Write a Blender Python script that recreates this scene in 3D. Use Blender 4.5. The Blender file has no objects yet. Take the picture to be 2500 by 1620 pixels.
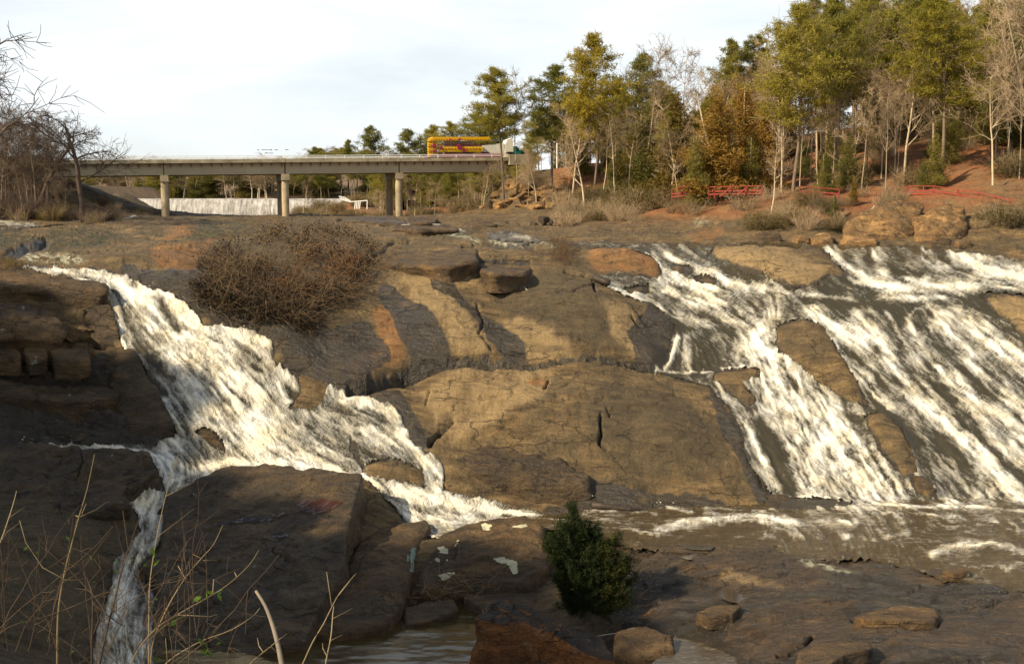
import bpy, math, random
import numpy as np
from mathutils import Vector, Matrix
R = math.radians
rng = np.random.default_rng(7)
random.seed(7)
scene = bpy.context.scene
col = scene.collection

# ---------------------------------------------------------------- camera
F = 2680.0; CU = 1250.0; CV = 810.0
PITCH = math.atan(327 / 2680)
cam_d = bpy.data.cameras.new('camera'); cam = bpy.data.objects.new('camera', cam_d); col.objects.link(cam)
cam.location = (0, 0, 0); cam.rotation_euler = (math.pi / 2 - PITCH, 0, 0)
cam_d.sensor_width = 36; cam_d.lens = F / 2500 * 36; cam_d.clip_start = 0.3; cam_d.clip_end = 4000
scene.camera = cam
cp, sp = math.cos(PITCH), math.sin(PITCH)

def P(u, v, t):
    """photo pixel + (t>0: ground distance y | t<0: height below the eye) -> world point"""
    a = (u - CU) / F; b = (CV - v) / F
    d = np.array([a, cp + b * sp, -sp + b * cp])
    k = t / d[1] if t > 0 else t / d[2]
    return d * k

def proj(x, y, z):
    dep = y * cp - z * sp
    up = y * sp + z * cp
    return CU + F * x / dep, CV - F * up / dep

# ---------------------------------------------------------------- world and sun
SUN_EL = R(34); SUN_AZ = math.atan2(-0.80, -0.50)          # azimuth measured from +Y towards +X
w = bpy.data.worlds.new('World'); scene.world = w; w.use_nodes = True
nt = w.node_tree; nt.nodes.clear()
N = nt.nodes.new; L = nt.links.new
out = N('ShaderNodeOutputWorld'); bg = N('ShaderNodeBackground'); bg.inputs['Strength'].default_value = 0.066
sky = N('ShaderNodeTexSky'); sky.sky_type = 'NISHITA'; sky.sun_disc = False
sky.sun_elevation = SUN_EL; sky.sun_rotation = SUN_AZ % (2 * math.pi); sky.air_density = 1.0; sky.dust_density = 0.6; sky.ozone_density = 1.0
tc = N('ShaderNodeTexCoord'); mp = N('ShaderNodeMapping'); mp.inputs['Scale'].default_value = (1.2, 1.2, 5.0); mp.inputs['Rotation'].default_value = (0.1, 0.12, 0.5)
nz = N('ShaderNodeTexNoise'); nz.inputs['Scale'].default_value = 2.2; nz.inputs['Detail'].default_value = 7; nz.inputs['Roughness'].default_value = 0.55; nz.inputs['Distortion'].default_value = 0.4
L(tc.outputs['Generated'], mp.inputs['Vector']); L(mp.outputs['Vector'], nz.inputs['Vector'])
cr = N('ShaderNodeMapRange'); cr.inputs['From Min'].default_value = 0.28; cr.inputs['From Max'].default_value = 0.56; cr.inputs['To Min'].default_value = 0.60; cr.inputs['To Max'].default_value = 1.0
L(nz.outputs['Fac'], cr.inputs['Value'])
sep = N('ShaderNodeSeparateXYZ'); L(tc.outputs['Generated'], sep.inputs['Vector'])
el = N('ShaderNodeMapRange'); el.inputs['From Min'].default_value = 0.40; el.inputs['From Max'].default_value = 0.75; el.inputs['To Min'].default_value = 1.0; el.inputs['To Max'].default_value = 0.12
L(sep.outputs['Z'], el.inputs['Value'])
mul = N('ShaderNodeMath'); mul.operation = 'MULTIPLY'; L(cr.outputs['Result'], mul.inputs[0]); L(el.outputs['Result'], mul.inputs[1])
mx = N('ShaderNodeMix'); mx.data_type = 'RGBA'; L(mul.outputs[0], mx.inputs[0]); L(sky.outputs['Color'], mx.inputs[6]); mx.inputs[7].default_value = (10.3, 10.9, 11.2, 1)
L(mx.outputs[2], bg.inputs['Color']); L(bg.outputs[0], out.inputs['Surface'])

sd = bpy.data.lights.new('sun', 'SUN'); sd.energy = 5.0; sd.angle = R(0.7); sd.color = (1.0, 0.85, 0.62)
so = bpy.data.objects.new('sun', sd); col.objects.link(so)
sdir = Vector((math.sin(SUN_AZ) * math.cos(SUN_EL), math.cos(SUN_AZ) * math.cos(SUN_EL), math.sin(SUN_EL)))
so.rotation_euler = sdir.to_track_quat('Z', 'Y').to_euler(); so.location = sdir * 300
scene.view_settings.view_transform = 'Standard'; scene.view_settings.look = 'None'
scene.view_settings.exposure = 0.60; scene.view_settings.gamma = 1; scene.view_settings.use_curve_mapping = False

# ---------------------------------------------------------------- numpy noise
def _hash(ix, iy, iz, seed):
    h = (ix.astype(np.int64) * 374761393 + iy.astype(np.int64) * 668265263 + iz.astype(np.int64) * 2147483647 + seed * 144665) & 0xffffffff
    h = ((h ^ (h >> 13)) * 1274126177) & 0xffffffff
    h = (h ^ (h >> 16)) & 0xffffffff
    return h.astype(np.float64) / 4294967295.0
def vn2(x, y, seed=0):
    x0 = np.floor(x); y0 = np.floor(y); fx = x - x0; fy = y - y0
    fx = fx * fx * (3 - 2 * fx); fy = fy * fy * (3 - 2 * fy); z = np.zeros_like(x0)
    a = _hash(x0, y0, z, seed); b = _hash(x0 + 1, y0, z, seed); c = _hash(x0, y0 + 1, z, seed); d = _hash(x0 + 1, y0 + 1, z, seed)
    return (a + (b - a) * fx) * (1 - fy) + (c + (d - c) * fx) * fy
def fbm2(x, y, o=4, seed=0, g=0.5):
    s = 0; a = 1; t = 0
    for i in range(o):
        s = s + a * vn2(x * 2 ** i + 17.3 * i, y * 2 ** i - 9.1 * i, seed + i); t += a; a *= g
    return s / t * 2 - 1
def vn3(x, y, z, seed=0):
    x0 = np.floor(x); y0 = np.floor(y); z0 = np.floor(z); fx = x - x0; fy = y - y0; fz = z - z0
    fx = fx * fx * (3 - 2 * fx); fy = fy * fy * (3 - 2 * fy); fz = fz * fz * (3 - 2 * fz)
    def lay(zz):
        a = _hash(x0, y0, zz, seed); b = _hash(x0 + 1, y0, zz, seed); c = _hash(x0, y0 + 1, zz, seed); d = _hash(x0 + 1, y0 + 1, zz, seed)
        return (a + (b - a) * fx) * (1 - fy) + (c + (d - c) * fx) * fy
    return lay(z0) * (1 - fz) + lay(z0 + 1) * fz
def fbm3(x, y, z, o=4, seed=0, g=0.5):
    s = 0; a = 1; t = 0
    for i in range(o):
        s = s + a * vn3(x * 2 ** i + 17.3 * i, y * 2 ** i - 9.1 * i, z * 2 ** i + 3.7 * i, seed + i); t += a; a *= g
    return s / t * 2 - 1
def blur(A, s):
    k = int(max(1, 3 * s)); t = np.arange(-k, k + 1); g = np.exp(-t * t / (2 * s * s)); g /= g.sum()
    B = np.pad(A, ((k, k), (0, 0)), mode='edge'); A1 = sum(g[i] * B[i:i + A.shape[0]] for i in range(2 * k + 1))
    B = np.pad(A1, ((0, 0), (k, k)), mode='edge'); return sum(g[i] * B[:, i:i + A.shape[1]] for i in range(2 * k + 1))
def bil(A, fx, fy):
    h, w_ = A.shape
    fx = np.clip(fx, 0, w_ - 1.001); fy = np.clip(fy, 0, h - 1.001)
    x0 = fx.astype(np.int32); y0 = fy.astype(np.int32); tx = fx - x0; ty = fy - y0
    return (A[y0, x0] * (1 - tx) + A[y0, x0 + 1] * tx) * (1 - ty) + (A[y0 + 1, x0] * (1 - tx) + A[y0 + 1, x0 + 1] * tx) * ty
def sst(x, a, b):
    t = np.clip((x - a) / (b - a), 0, 1); return t * t * (3 - 2 * t)

# ---------------------------------------------------------------- tagging / mesh helpers
def tag(o, label=None, cat=None, group=None, kind=None):
    if label: o['label'] = label
    if cat: o['category'] = cat
    if group: o['group'] = group
    if kind: o['kind'] = kind
    return o
def empty(name, loc, label=None, cat=None, group=None, rz=0.0):
    o = bpy.data.objects.new(name, None); col.objects.link(o); o.location = loc; o.rotation_euler = (0, 0, rz)
    o.empty_display_size = 0.3
    return tag(o, label, cat, group)
def link(name, me, parent=None, loc=None):
    o = bpy.data.objects.new(name, me); col.objects.link(o)
    if parent is not None: o.parent = parent
    if loc is not None: o.location = loc
    return o
def np_mesh(name, V, Fq, mat=None, smooth=True, attrs=None):
    """V (n,3); Fq (m,3) or (m,4) int array"""
    me = bpy.data.meshes.new(name)
    V = np.asarray(V, dtype=np.float32); Fq = np.asarray(Fq, dtype=np.int32); k = Fq.shape[1]; m = len(Fq)
    me.vertices.add(len(V)); me.vertices.foreach_set('co', V.ravel())
    me.loops.add(m * k); me.loops.foreach_set('vertex_index', Fq.ravel())
    me.polygons.add(m); me.polygons.foreach_set('loop_start', np.arange(0, m * k, k, dtype=np.int32))
    me.update(calc_edges=True)
    if smooth: me.polygons.foreach_set('use_smooth', np.ones(m, dtype=bool))
    if attrs:
        for an, arr in attrs.items():
            at = me.color_attributes.new(an, 'FLOAT_COLOR', 'POINT')
            c = np.ones((len(V), 4), dtype=np.float32); c[:, :arr.shape[1]] = arr; at.data.foreach_set('color', c.ravel())
    if mat: me.materials.append(mat)
    return me
class MB:
    """collects boxes, tubes and quads into one mesh"""
    def __init__(s): s.v = []; s.f = []
    def box(s, c, h, rz=0.0, rot=None):
        b = len(s.v); M = rot if rot is not None else Matrix.Rotation(rz, 3, 'Z'); c = Vector(c)
        for dx, dy, dz in ((-1,-1,-1),(1,-1,-1),(1,1,-1),(-1,1,-1),(-1,-1,1),(1,-1,1),(1,1,1),(-1,1,1)):
            s.v.append(tuple(c + M @ Vector((dx*h[0], dy*h[1], dz*h[2]))))
        for q in ((0,3,2,1),(4,5,6,7),(0,1,5,4),(1,2,6,5),(2,3,7,6),(3,0,4,7)): s.f.append(tuple(b+i for i in q))
        return s
    def prism(s, poly, ax0, ax1):
        """poly list of 3D points (one end), offset vector = ax1-ax0"""
        b = len(s.v); n = len(poly); off = Vector(ax1) - Vector(ax0)
        for p in poly: s.v.append(tuple(p))
        for p in poly: s.v.append(tuple(Vector(p) + off))
        s.f.append(tuple(range(b + n - 1, b - 1, -1))); s.f.append(tuple(range(b + n, b + 2 * n)))
        for i in range(n): j = (i + 1) % n; s.f.append((b + i, b + j, b + n + j, b + n + i))
        return s
    def tube(s, pts, rad, sides=6, cap=True):
        b = len(s.v); n = len(pts); pts = [Vector(p) for p in pts]
        prev = None
        for i, p in enumerate(pts):
            t = (pts[min(i + 1, n - 1)] - pts[max(i - 1, 0)]).normalized()
            ref = Vector((0, 0, 1)) if abs(t.z) < 0.9 else Vector((1, 0, 0))
            if prev is None: a = t.cross(ref).normalized()
            else:
                a = (prev - t * prev.dot(t)); a = a.normalized() if a.length > 1e-5 else t.cross(ref).normalized()
            prev = a; c = t.cross(a); r = rad[i] if hasattr(rad, '__len__') else rad
            for k in range(sides):
                an = 2 * math.pi * k / sides
                s.v.append(tuple(p + (a * math.cos(an) + c * math.sin(an)) * r))
        for i in range(n - 1):
            for k in range(sides):
                k2 = (k + 1) % sides
                s.f.append((b+i*sides+k, b+i*sides+k2, b+(i+1)*sides+k2, b+(i+1)*sides+k))
        if cap:
            s.f.append(tuple(b + k for k in range(sides - 1, -1, -1))); s.f.append(tuple(b + (n-1)*sides + k for k in range(sides)))
        return s
    def mesh(s, name, mat, smooth=False):
        me = bpy.data.meshes.new(name); me.from_pydata(s.v, [], s.f); me.update()
        if smooth: me.polygons.foreach_set('use_smooth', np.ones(len(me.polygons), dtype=bool))
        if mat: me.materials.append(mat)
        return me
    def build(s, name, mat, parent=None, smooth=False, loc=None):
        return link(name, s.mesh(name, mat, smooth), parent, loc)

# ---------------------------------------------------------------- material helper
def mat_new(name):
    m = bpy.data.materials.new(name); m.use_nodes = True; t = m.node_tree; t.nodes.clear()
    o = t.nodes.new('ShaderNodeOutputMaterial'); b = t.nodes.new('ShaderNodeBsdfPrincipled'); t.links.new(b.outputs[0], o.inputs[0])
    return m, t, b
def nd(t, typ, **kw):
    n = t.nodes.new(typ)
    for k, v in kw.items(): setattr(n, k, v)
    return n
def noise(t, vec, scale, detail=5, rough=0.55, dist=0.0):
    n = t.nodes.new('ShaderNodeTexNoise'); n.inputs['Scale'].default_value = scale; n.inputs['Detail'].default_value = detail
    n.inputs['Roughness'].default_value = rough; n.inputs['Distortion'].default_value = dist
    if vec is not None: t.links.new(vec, n.inputs['Vector'])
    return n.outputs['Fac']
def ramp(t, fac, stops):
    n = t.nodes.new('ShaderNodeValToRGB'); e = n.color_ramp.elements
    while len(e) > len(stops): e.remove(e[-1])
    while len(e) < len(stops): e.new(0.5)
    for i, (p, c) in enumerate(stops):
        e[i].position = p; e[i].color = (c if hasattr(c, '__len__') else (c, c, c)) + ((1,) if not hasattr(c, '__len__') or len(c) == 3 else ()) if hasattr(c, '__len__') else (c, c, c, 1)
    t.links.new(fac, n.inputs['Fac']); return n.outputs['Color']
def mixc(t, fac, a, b, mode='MIX'):
    n = t.nodes.new('ShaderNodeMix'); n.data_type = 'RGBA'; n.blend_type = mode
    for s, i in ((fac, 0), (a, 6), (b, 7)):
        if hasattr(s, 'is_linked') or hasattr(s, 'links'): t.links.new(s, n.inputs[i])
        else: n.inputs[i].default_value = s if i == 0 else (tuple(s) + (1,))
    return n.outputs[2]
def mth(t, op, a, b=None, clamp=False):
    n = t.nodes.new('ShaderNodeMath'); n.operation = op; n.use_clamp = clamp
    for s, i in ((a, 0), (b, 1)):
        if s is None: continue
        if hasattr(s, 'links'): t.links.new(s, n.inputs[i])
        else: n.inputs[i].default_value = s
    return n.outputs[0]
def mrange(t, v, a, b, c=0.0, d=1.0):
    n = t.nodes.new('ShaderNodeMapRange'); t.links.new(v, n.inputs[0])
    for i, x in enumerate((a, b, c, d)): n.inputs[i + 1].default_value = x
    return n.outputs[0]
def mapping(t, scale=(1,1,1), rot=(0,0,0), src='Position'):
    g = t.nodes.new('ShaderNodeNewGeometry' if src == 'Position' else 'ShaderNodeTexCoord')
    m = t.nodes.new('ShaderNodeMapping'); m.inputs['Scale'].default_value = scale; m.inputs['Rotation'].default_value = rot
    t.links.new(g.outputs['Position' if src == 'Position' else 'Object'], m.inputs['Vector']); return m.outputs[0]
def bump(t, b, h, strength=0.5, dist=0.1):
    n = t.nodes.new('ShaderNodeBump'); n.inputs['Strength'].default_value = strength; n.inputs['Distance'].default_value = dist
    t.links.new(h, n.inputs['Height']); t.links.new(n.outputs[0], b.inputs['Normal'])
def attr(t, name):
    n = t.nodes.new('ShaderNodeAttribute'); n.attribute_name = name
    s = t.nodes.new('ShaderNodeSeparateColor'); t.links.new(n.outputs['Color'], s.inputs[0]); return s.outputs
def simple(name, c, rough=0.8, var=0.25, scale=3.0, metal=0.0, spec=0.3, bumpy=0.0):
    m, t, b = mat_new(name)
    v = mapping(t, src='Object'); f = noise(t, v, scale, 5)
    lo = tuple(x * (1 - var) for x in c); hi = tuple(min(1, x * (1 + var)) for x in c)
    t.links.new(ramp(t, f, [(0.3, lo), (0.7, hi)]), b.inputs['Base Color'])
    b.inputs['Roughness'].default_value = rough; b.inputs['Metallic'].default_value = metal; b.inputs['Specular IOR Level'].default_value = spec
    if bumpy: bump(t, b, f, 0.6, bumpy)
    return m
# ---------------------------------------------------------------- where things lie, read off as angles from the overlook (see P)
U0, V0, ST = -340.0, 340.0, 2.0
RW, RH = 1590, 790
def toR(u, v): return (np.asarray(u) - U0) / ST, (np.asarray(v) - V0) / ST
def ras_poly(pts, A=None, val=1.0):
    if A is None: A = np.zeros((RH, RW))
    p = np.array(pts, float); x, y = toR(p[:, 0], p[:, 1])
    x0, x1 = int(max(0, x.min() - 1)), int(min(RW, x.max() + 2)); y0, y1 = int(max(0, y.min() - 1)), int(min(RH, y.max() + 2))
    if x1 <= x0 or y1 <= y0: return A
    X, Y = np.meshgrid(np.arange(x0, x1), np.arange(y0, y1)); ins = np.zeros(X.shape, bool); n = len(x)
    for i in range(n):
        j = (i + 1) % n
        if y[i] == y[j]: continue
        c = ((y[i] > Y) != (y[j] > Y)) & (X < (x[j] - x[i]) * (Y - y[i]) / (y[j] - y[i]) + x[i]); ins ^= c
    A[y0:y1, x0:x1][ins] = val; return A
def ras_stroke(pts, wd, A, val=1.0, DX=None, DY=None, WT=None, mode='max', soft=1.0):
    for (a, b) in zip(pts[:-1], pts[1:]):
        ax, ay = toR(a[0], a[1]); bx, by = toR(b[0], b[1]); w_ = wd / ST; m = w_ * (3.0 if DX is not None else 1.6) + 2
        x0, x1 = int(max(0, min(ax, bx) - m)), int(min(RW, max(ax, bx) + m)); y0, y1 = int(max(0, min(ay, by) - m)), int(min(RH, max(ay, by) + m))
        if x1 <= x0 or y1 <= y0: continue
        X, Y = np.meshgrid(np.arange(x0, x1), np.arange(y0, y1)); dx, dy = bx - ax, by - ay; l2 = dx * dx + dy * dy + 1e-6
        t = np.clip(((X - ax) * dx + (Y - ay) * dy) / l2, 0, 1); d = np.hypot(X - ax - t * dx, Y - ay - t * dy) / max(w_, 0.5)
        f = np.exp(-(d ** 2) * soft * 1.1) * val
        S = A[y0:y1, x0:x1]
        if mode == 'max': np.maximum(S, f, out=S)
        else: S += f * (1.0 if l2 < 1e-3 else 1.0) * (S < 1e9)
        if DX is not None:
            g = np.exp(-(d ** 2) * 0.35); l = math.sqrt(l2)
            DX[y0:y1, x0:x1] += g * dx / l; DY[y0:y1, x0:x1] += g * dy / l; WT[y0:y1, x0:x1] += g
    return A

LEFT_FALL = [(30,641),(100,644),(190,643),(260,648),(310,662),(370,686),(420,702),(452,725),(480,757),(498,783),(540,783),(590,790),(622,800),(648,818),(660,836),(672,868),(700,890),(722,908),(738,947),(700,978),(760,985),(790,960),(797,932),(806,926),(830,938),(872,950),(915,962),(957,975),(970,997),(989,1030),(1009,1069),(1040,1092),(1067,1102),(1084,1127),(1080,1180),(1130,1190),(1180,1200),(1240,1218),(1320,1236),(1320,1262),(1184,1264),(1106,1283),(1070,1303),(1030,1290),(999,1275),(960,1223),(927,1184),(886,1154),(743,1144),(700,1132),(600,1131),(561,1140),(491,1175),(378,1235),(404,1252),(392,1319),(352,1378),(330,1404),(391,1441),(372,1515),(380,1640),(210,1640),(243,1502),(269,1441),(274,1372),(313,1337),(343,1289),(335,1245),(300,1206),(360,1186),(404,1180),(387,1137),(356,1100),(239,1095),(43,1074),(43,1066),(200,1070),(378,1067),(435,1041),(399,980),(373,947),(357,889),(327,850),(302,837),(268,760),(255,690),(200,676),(120,660)]
LEFT_ROCKS = [[(853,1045),(866,1062),(880,1105),(893,1120),(905,1160),(880,1120),(858,1085)], [(893,1118),(930,1105),(965,1108),(1000,1118),(1032,1130),(1042,1168),(1000,1160),(950,1160),(905,1150)],
              [(660,862),(700,872),(722,905),(700,895),(672,884)], [(468,1030),(505,1028),(540,1055),(556,1082),(520,1075)]]
RIGHT_FALL = [(1420,594),(1500,588),(1590,586),(1800,592),(2027,600),(2120,596),(2213,592),(2372,607),(2500,625),(2840,690),(2840,1260),(2500,1252),(2330,1246),(2190,1236),(2050,1214),(1940,1206),(1890,1201),(1868,1176),(1827,1122),(1813,1049),(1782,986),(1731,927),(1600,900),(1599,889),(1622,875),(1650,790),(1608,740),(1545,722),(1480,690),(1440,662),(1500,656),(1600,668),(1625,655),(1590,620),(1500,600)]
RIGHT_ROCKS = [[(1723,609),(1750,594),(1913,594),(1963,636),(2027,659),(1986,688),(1940,695),(1872,672),(1795,645)],
               [(1918,600),(1990,598),(2030,615),(2040,640),(2077,660),(2050,668),(2010,660),(1975,640)],
               [(1897,781),(1963,768),(2008,786),(2054,859),(2099,936),(2126,990),(2077,972),(2008,927),(1945,877),(1893,838)],
               [(2108,1004),(2154,995),(2204,1040),(2244,1140),(2208,1154),(2145,1086)], [(2226,1158),(2258,1160),(2290,1190),(2272,1210),(2240,1200)],
               [(1732,905),(1770,890),(1854,882),(1859,900),(1810,920),(1850,960),(1825,980),(1782,940)],
               [(1640,632),(1680,636),(1700,650),(1670,656),(1640,648)], [(1693,655),(1745,662),(1750,682),(1715,682),(1698,672)], [(1512,690),(1580,682),(1592,700),(1540,704)],
               [(2390,700),(2500,706),(2840,760),(2840,1000),(2500,815),(2440,756)]]
POOL = [(1240,1250),(1330,1236),(1445,1204),(1490,1197),(1558,1210),(1672,1233),(1794,1253),(1861,1253),(1945,1200),(2050,1208),(2190,1230),(2330,1240),(2500,1246),(2840,1255),(2840,1440),(2500,1404),(2382,1387),(2281,1370),(2256,1352),(2122,1324),(2004,1320),(1794,1312),(1567,1312),(1500,1300),(1400,1290),(1300,1275)]
UPPER_WATER = [[(-300,538),(0,534),(60,535),(105,545),(70,552),(0,560),(-300,565)], [(150,534),(200,530),(300,526),(385,527),(330,531),(230,536),(160,539)], [(1040,552),(1100,553),(1170,562),(1120,564),(1060,558)], [(1175,563),(1260,562),(1300,575),(1420,590),(1500,592),(1560,596),(1420,598),(1300,590),(1210,580)],
               [(1400,588),(1600,585),(1900,587),(2100,590),(2213,591),(2213,597),(2027,602),(1900,596),(1600,592),(1440,600)]]
STROKES = [  # (points, half-width px, foam)
 ([(45,645),(150,647),(250,655),(330,680)],10,.85), ([(200,672),(320,678)],6,.7), ([(320,680),(370,720),(400,790)],32,.95), ([(330,688),(420,712),(480,775)],20,1.1),
 ([(265,680),(290,740),(300,830)],16,.5), ([(380,780),(450,810),(520,830)],30,1.0), ([(500,792),(580,800),(650,832)],25,1.0), ([(400,800),(430,870),(560,900)],26,.7),
 ([(470,830),(560,880),(620,960)],60,.85), ([(430,850),(470,930),(500,1000)],38,.8), ([(560,900),(600,980),(640,1070)],52,1.05), ([(395,960),(440,1030)],14,.75),
 ([(640,830),(670,870),(720,930)],11,.85), ([(640,890),(700,960)],24,.85), ([(500,980),(560,1040),(640,1090)],40,.95), ([(600,1060),(680,1090),(780,1120)],32,1.0),
 ([(430,1155),(550,1105),(700,1118),(800,1130),(885,1148)],13,1.1), ([(60,1069),(150,1071),(250,1080),(350,1088)],7,.85), ([(350,1095),(430,1072)],20,.85),
 ([(410,1100),(440,1150),(350,1200)],34,.85), ([(520,1140),(430,1170),(340,1215)],13,1.0), ([(350,1200),(360,1240),(370,1290)],34,.95), ([(370,1300),(330,1370),(300,1420)],34,.9),
 ([(310,1440),(290,1500)],40,.95), ([(280,1520),(300,1620)],50,.75), ([(805,935),(850,958),(950,985)],11,1.1), ([(960,990),(990,1040),(1050,1110),(1072,1175)],26,.85),
 ([(850,1020),(950,1060),(1050,1090)],20,.5), ([(700,992),(800,995)],12,.4), ([(700,1010),(780,1050)],14,.4), ([(640,1000),(720,1060),(800,1110)],34,.65),
 ([(900,1160),(960,1190),(1100,1203),(1250,1238)],19,1.1), ([(930,1190),(1000,1230),(1150,1240),(1300,1248)],24,.7), ([(950,1200),(1000,1250),(1060,1290)],18,.5),
 ([(930,1130),(945,1155)],6,.6),
 ([(1588,613),(1624,645),(1676,678),(1746,690)],9,1.0), ([(1630,613),(1689,633),(1741,652),(1780,675),(1870,690)],8,.95), ([(1870,690),(1950,705),(2080,712)],4,.7), ([(1448,657),(1520,662),(1600,668)],4,.7),
 ([(1489,690),(1533,709),(1603,721),(1618,742),(1663,755)],10,1.1), ([(1660,755),(1740,775)],10,.5), ([(1606,675),(1663,698),(1741,719),(1793,737),(1858,772)],20,.75), ([(1700,700),(1800,745)],30,.45), ([(1760,740),(1850,790)],20,.6),
 ([(1881,755),(1845,795),(1863,831),(1909,877)],20,1.1), ([(1909,877),(1960,1000),(2060,1120),(2100,1200)],62,1.0), ([(1850,840),(1880,930),(1940,1050),(2000,1190)],42,.85),
 ([(2000,960),(2100,1080),(2190,1215)],34,.8), ([(1750,935),(1800,990),(1850,1080),(1900,1185)],10,.75), ([(1800,960),(1870,1010)],14,.4),
 ([(1986,750),(2031,786),(2099,804),(2145,840),(2213,922),(2281,981),(2372,1072),(2440,1140),(2500,1208),(2600,1250)],24,1.1), ([(2008,790),(2036,840),(2099,913),(2167,985)],20,.8),
 ([(2095,745),(2122,786),(2181,840)],14,.65), ([(2226,795),(2258,868),(2326,913),(2417,981),(2500,1049)],24,.8), ([(2272,745),(2326,822),(2394,890),(2500,977),(2700,1150)],22,.85),
 ([(2326,750),(2394,804),(2500,895),(2700,1060)],17,.9), ([(2372,768),(2500,859),(2700,1000)],14,.9), ([(2300,930),(2400,1020),(2500,1110)],30,.6), ([(2235,1095),(2281,1163),(2326,1230)],18,.85), ([(2340,1100),(2400,1170),(2450,1235)],30,.5),
 ([(2031,604),(2054,640),(2110,665),(2200,690)],12,.95), ([(2140,613),(2167,650),(2260,680)],15,.95), ([(2258,604),(2326,654),(2380,672)],18,.8), ([(2349,609),(2430,650),(2560,675)],26,1.0),
 ([(2077,677),(2200,690),(2350,677),(2560,682)],13,.95), ([(2150,705),(2230,713),(2300,710)],8,.85), ([(2213,765),(2236,738),(2300,730),(2390,748)],2.5,.6), ([(1600,896),(1736,889),(1854,878)],3,1.0),
 ([(1655,815),(1640,860),(1625,890)],6,.85), ([(1680,810),(1685,885)],10,.45), ([(1940,1208),(2050,1214),(2190,1234),(2330,1244),(2500,1252),(2700,1262)],8,1.1), ([(1945,1220),(2005,1222)],7,1.0),
 ([(1500,1232),(1550,1217),(1626,1230),(1689,1253)],6,.8), ([(1450,1215),(1500,1225),(1600,1262)],4,.6), ([(1605,1298),(1689,1284),(1836,1271),(1920,1284),(2088,1286)],8,.95), ([(1720,1262),(1800,1268),(1860,1262)],6,.6),
 ([(2277,1356),(2340,1339),(2424,1335),(2487,1352),(2600,1372)],6,1.0), ([(2130,1263),(2214,1259),(2330,1275)],4,.6), ([(2330,1300),(2420,1290),(2500,1310)],5,.5), ([(1950,1250),(2050,1245),(2150,1250)],4,.35), ([(2130,1322),(2220,1310)],4,.5),
 ([(-200,545),(0,545),(90,548)],8,.8), ([(180,535),(300,528),(370,527)],3,.8), ([(1060,556),(1150,562)],2,.9), ([(1400,590),(1500,590),(1560,592)],3,.6), ([(1240,568),(1290,578)],6,.6),
]
NEG = [([(2190,760),(2250,860),(2330,960)],11,.45), ([(2060,860),(2130,960),(2180,1010)],9,.4), ([(2360,1000),(2440,1090),(2500,1160)],11,.5), ([(2420,900),(2500,960)],9,.4), ([(1640,760),(1720,850),(1700,880)],22,.3), ([(1690,900),(1700,905)],4,.2), ([(1960,720),(2080,730),(2200,735)],9,.35), ([(1900,870),(1960,960)],7,.25), ([(388,715),(432,785)],13,.75), ([(352,830),(385,880)],14,.45), ([(345,900),(390,940)],14,.6), ([(1860,1010),(1900,1100),(1930,1170)],18,.55), ([(2140,840),(2200,930)],9,.6),([(2150,990),(2230,1080),(2300,1200)],16,.7),
       ([(2290,800),(2350,870),(2420,960)],13,.55), ([(2120,620),(2200,655)],12,.7), ([(2180,650),(2240,660)],9,.5), ([(700,930),(735,975)],14,.5), ([(2310,1050),(2380,1150)],14,.5), ([(530,960),(560,1010)],10,.3)]
M_left = ras_poly(LEFT_FALL)
for p in LEFT_ROCKS: ras_poly(p, M_left, 0.0)
M_right = ras_poly(RIGHT_FALL)
for p in RIGHT_ROCKS: ras_poly(p, M_right, 0.0)
M_pool = ras_poly(POOL)
M_up = np.zeros((RH, RW))
for p in UPPER_WATER: ras_poly(p, M_up, 1.0)
FO = np.zeros((RH, RW)); DX = np.zeros((RH, RW)); DY = np.zeros((RH, RW)); WT = np.zeros((RH, RW))
for pts, wd, val in STROKES: ras_stroke(pts, wd * 1.15, FO, val, DX, DY, WT)
_yy, _xx = np.mgrid[0:RH, 0:RW].astype(float)
FO = FO * (0.80 + 0.55 * fbm2(_xx / 16, _yy / 11, 4, 91))
for pts, wd, val in NEG:
    T = ras_stroke(pts, wd, np.zeros((RH, RW)), val); FO = FO - T
wm_all = np.clip(M_left + M_right + M_pool + M_up, 0, 1)
DX += 0.05 * 0.62 * (M_right) + 0.05 * 0.45 * M_left + 0.05 * M_pool + 0.01; DY += 0.05 * 0.78 * M_right + 0.05 * 0.85 * M_left + 0.004
ln = np.hypot(DX, DY) + 1e-6; DX = blur(DX / ln, 4); DY = blur(DY / ln, 4)
# streaks: noise dragged along the current
def lic(scale_px, steps, seed, h=1.3):
    yy, xx = np.mgrid[0:RH, 0:RW].astype(float)
    base = vn2(xx / scale_px, yy / scale_px, seed) * 0.55 + vn2(xx / scale_px * 2.1, yy / scale_px * 2.1, seed + 5) * 0.45
    acc = base.copy(); n = 1
    for sgn in (1, -1):
        px, py = xx.copy(), yy.copy()
        for k in range(steps):
            ix = np.clip(px, 0, RW - 1).astype(np.int32); iy = np.clip(py, 0, RH - 1).astype(np.int32)
            px += sgn * h * DX[iy, ix]; py += sgn * h * DY[iy, ix]
            ix = np.clip(px, 0, RW - 1).astype(np.int32); iy = np.clip(py, 0, RH - 1).astype(np.int32)
            acc += base[iy, ix]; n += 1
    acc /= n; s = acc.std(); return (acc - acc.mean()) / s
LIC = lic(2.2, 7, 11) * 0.55 + lic(5.0, 14, 21, 1.6) * 0.65
LIC2 = lic(2.0, 4, 31)
tile = (RH, RW)
FOAM = FO * 0.76 + 0.09 + 0.21 * M_left + 0.13 * M_right + (LIC * (0.19 + .04 * M_right)) * (0.35 + 1.0 * np.clip(FO + .3 * (M_left + M_right), 0, 1)) + LIC2 * 0.10 * np.clip(0.35 + FO, 0, 1)
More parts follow.
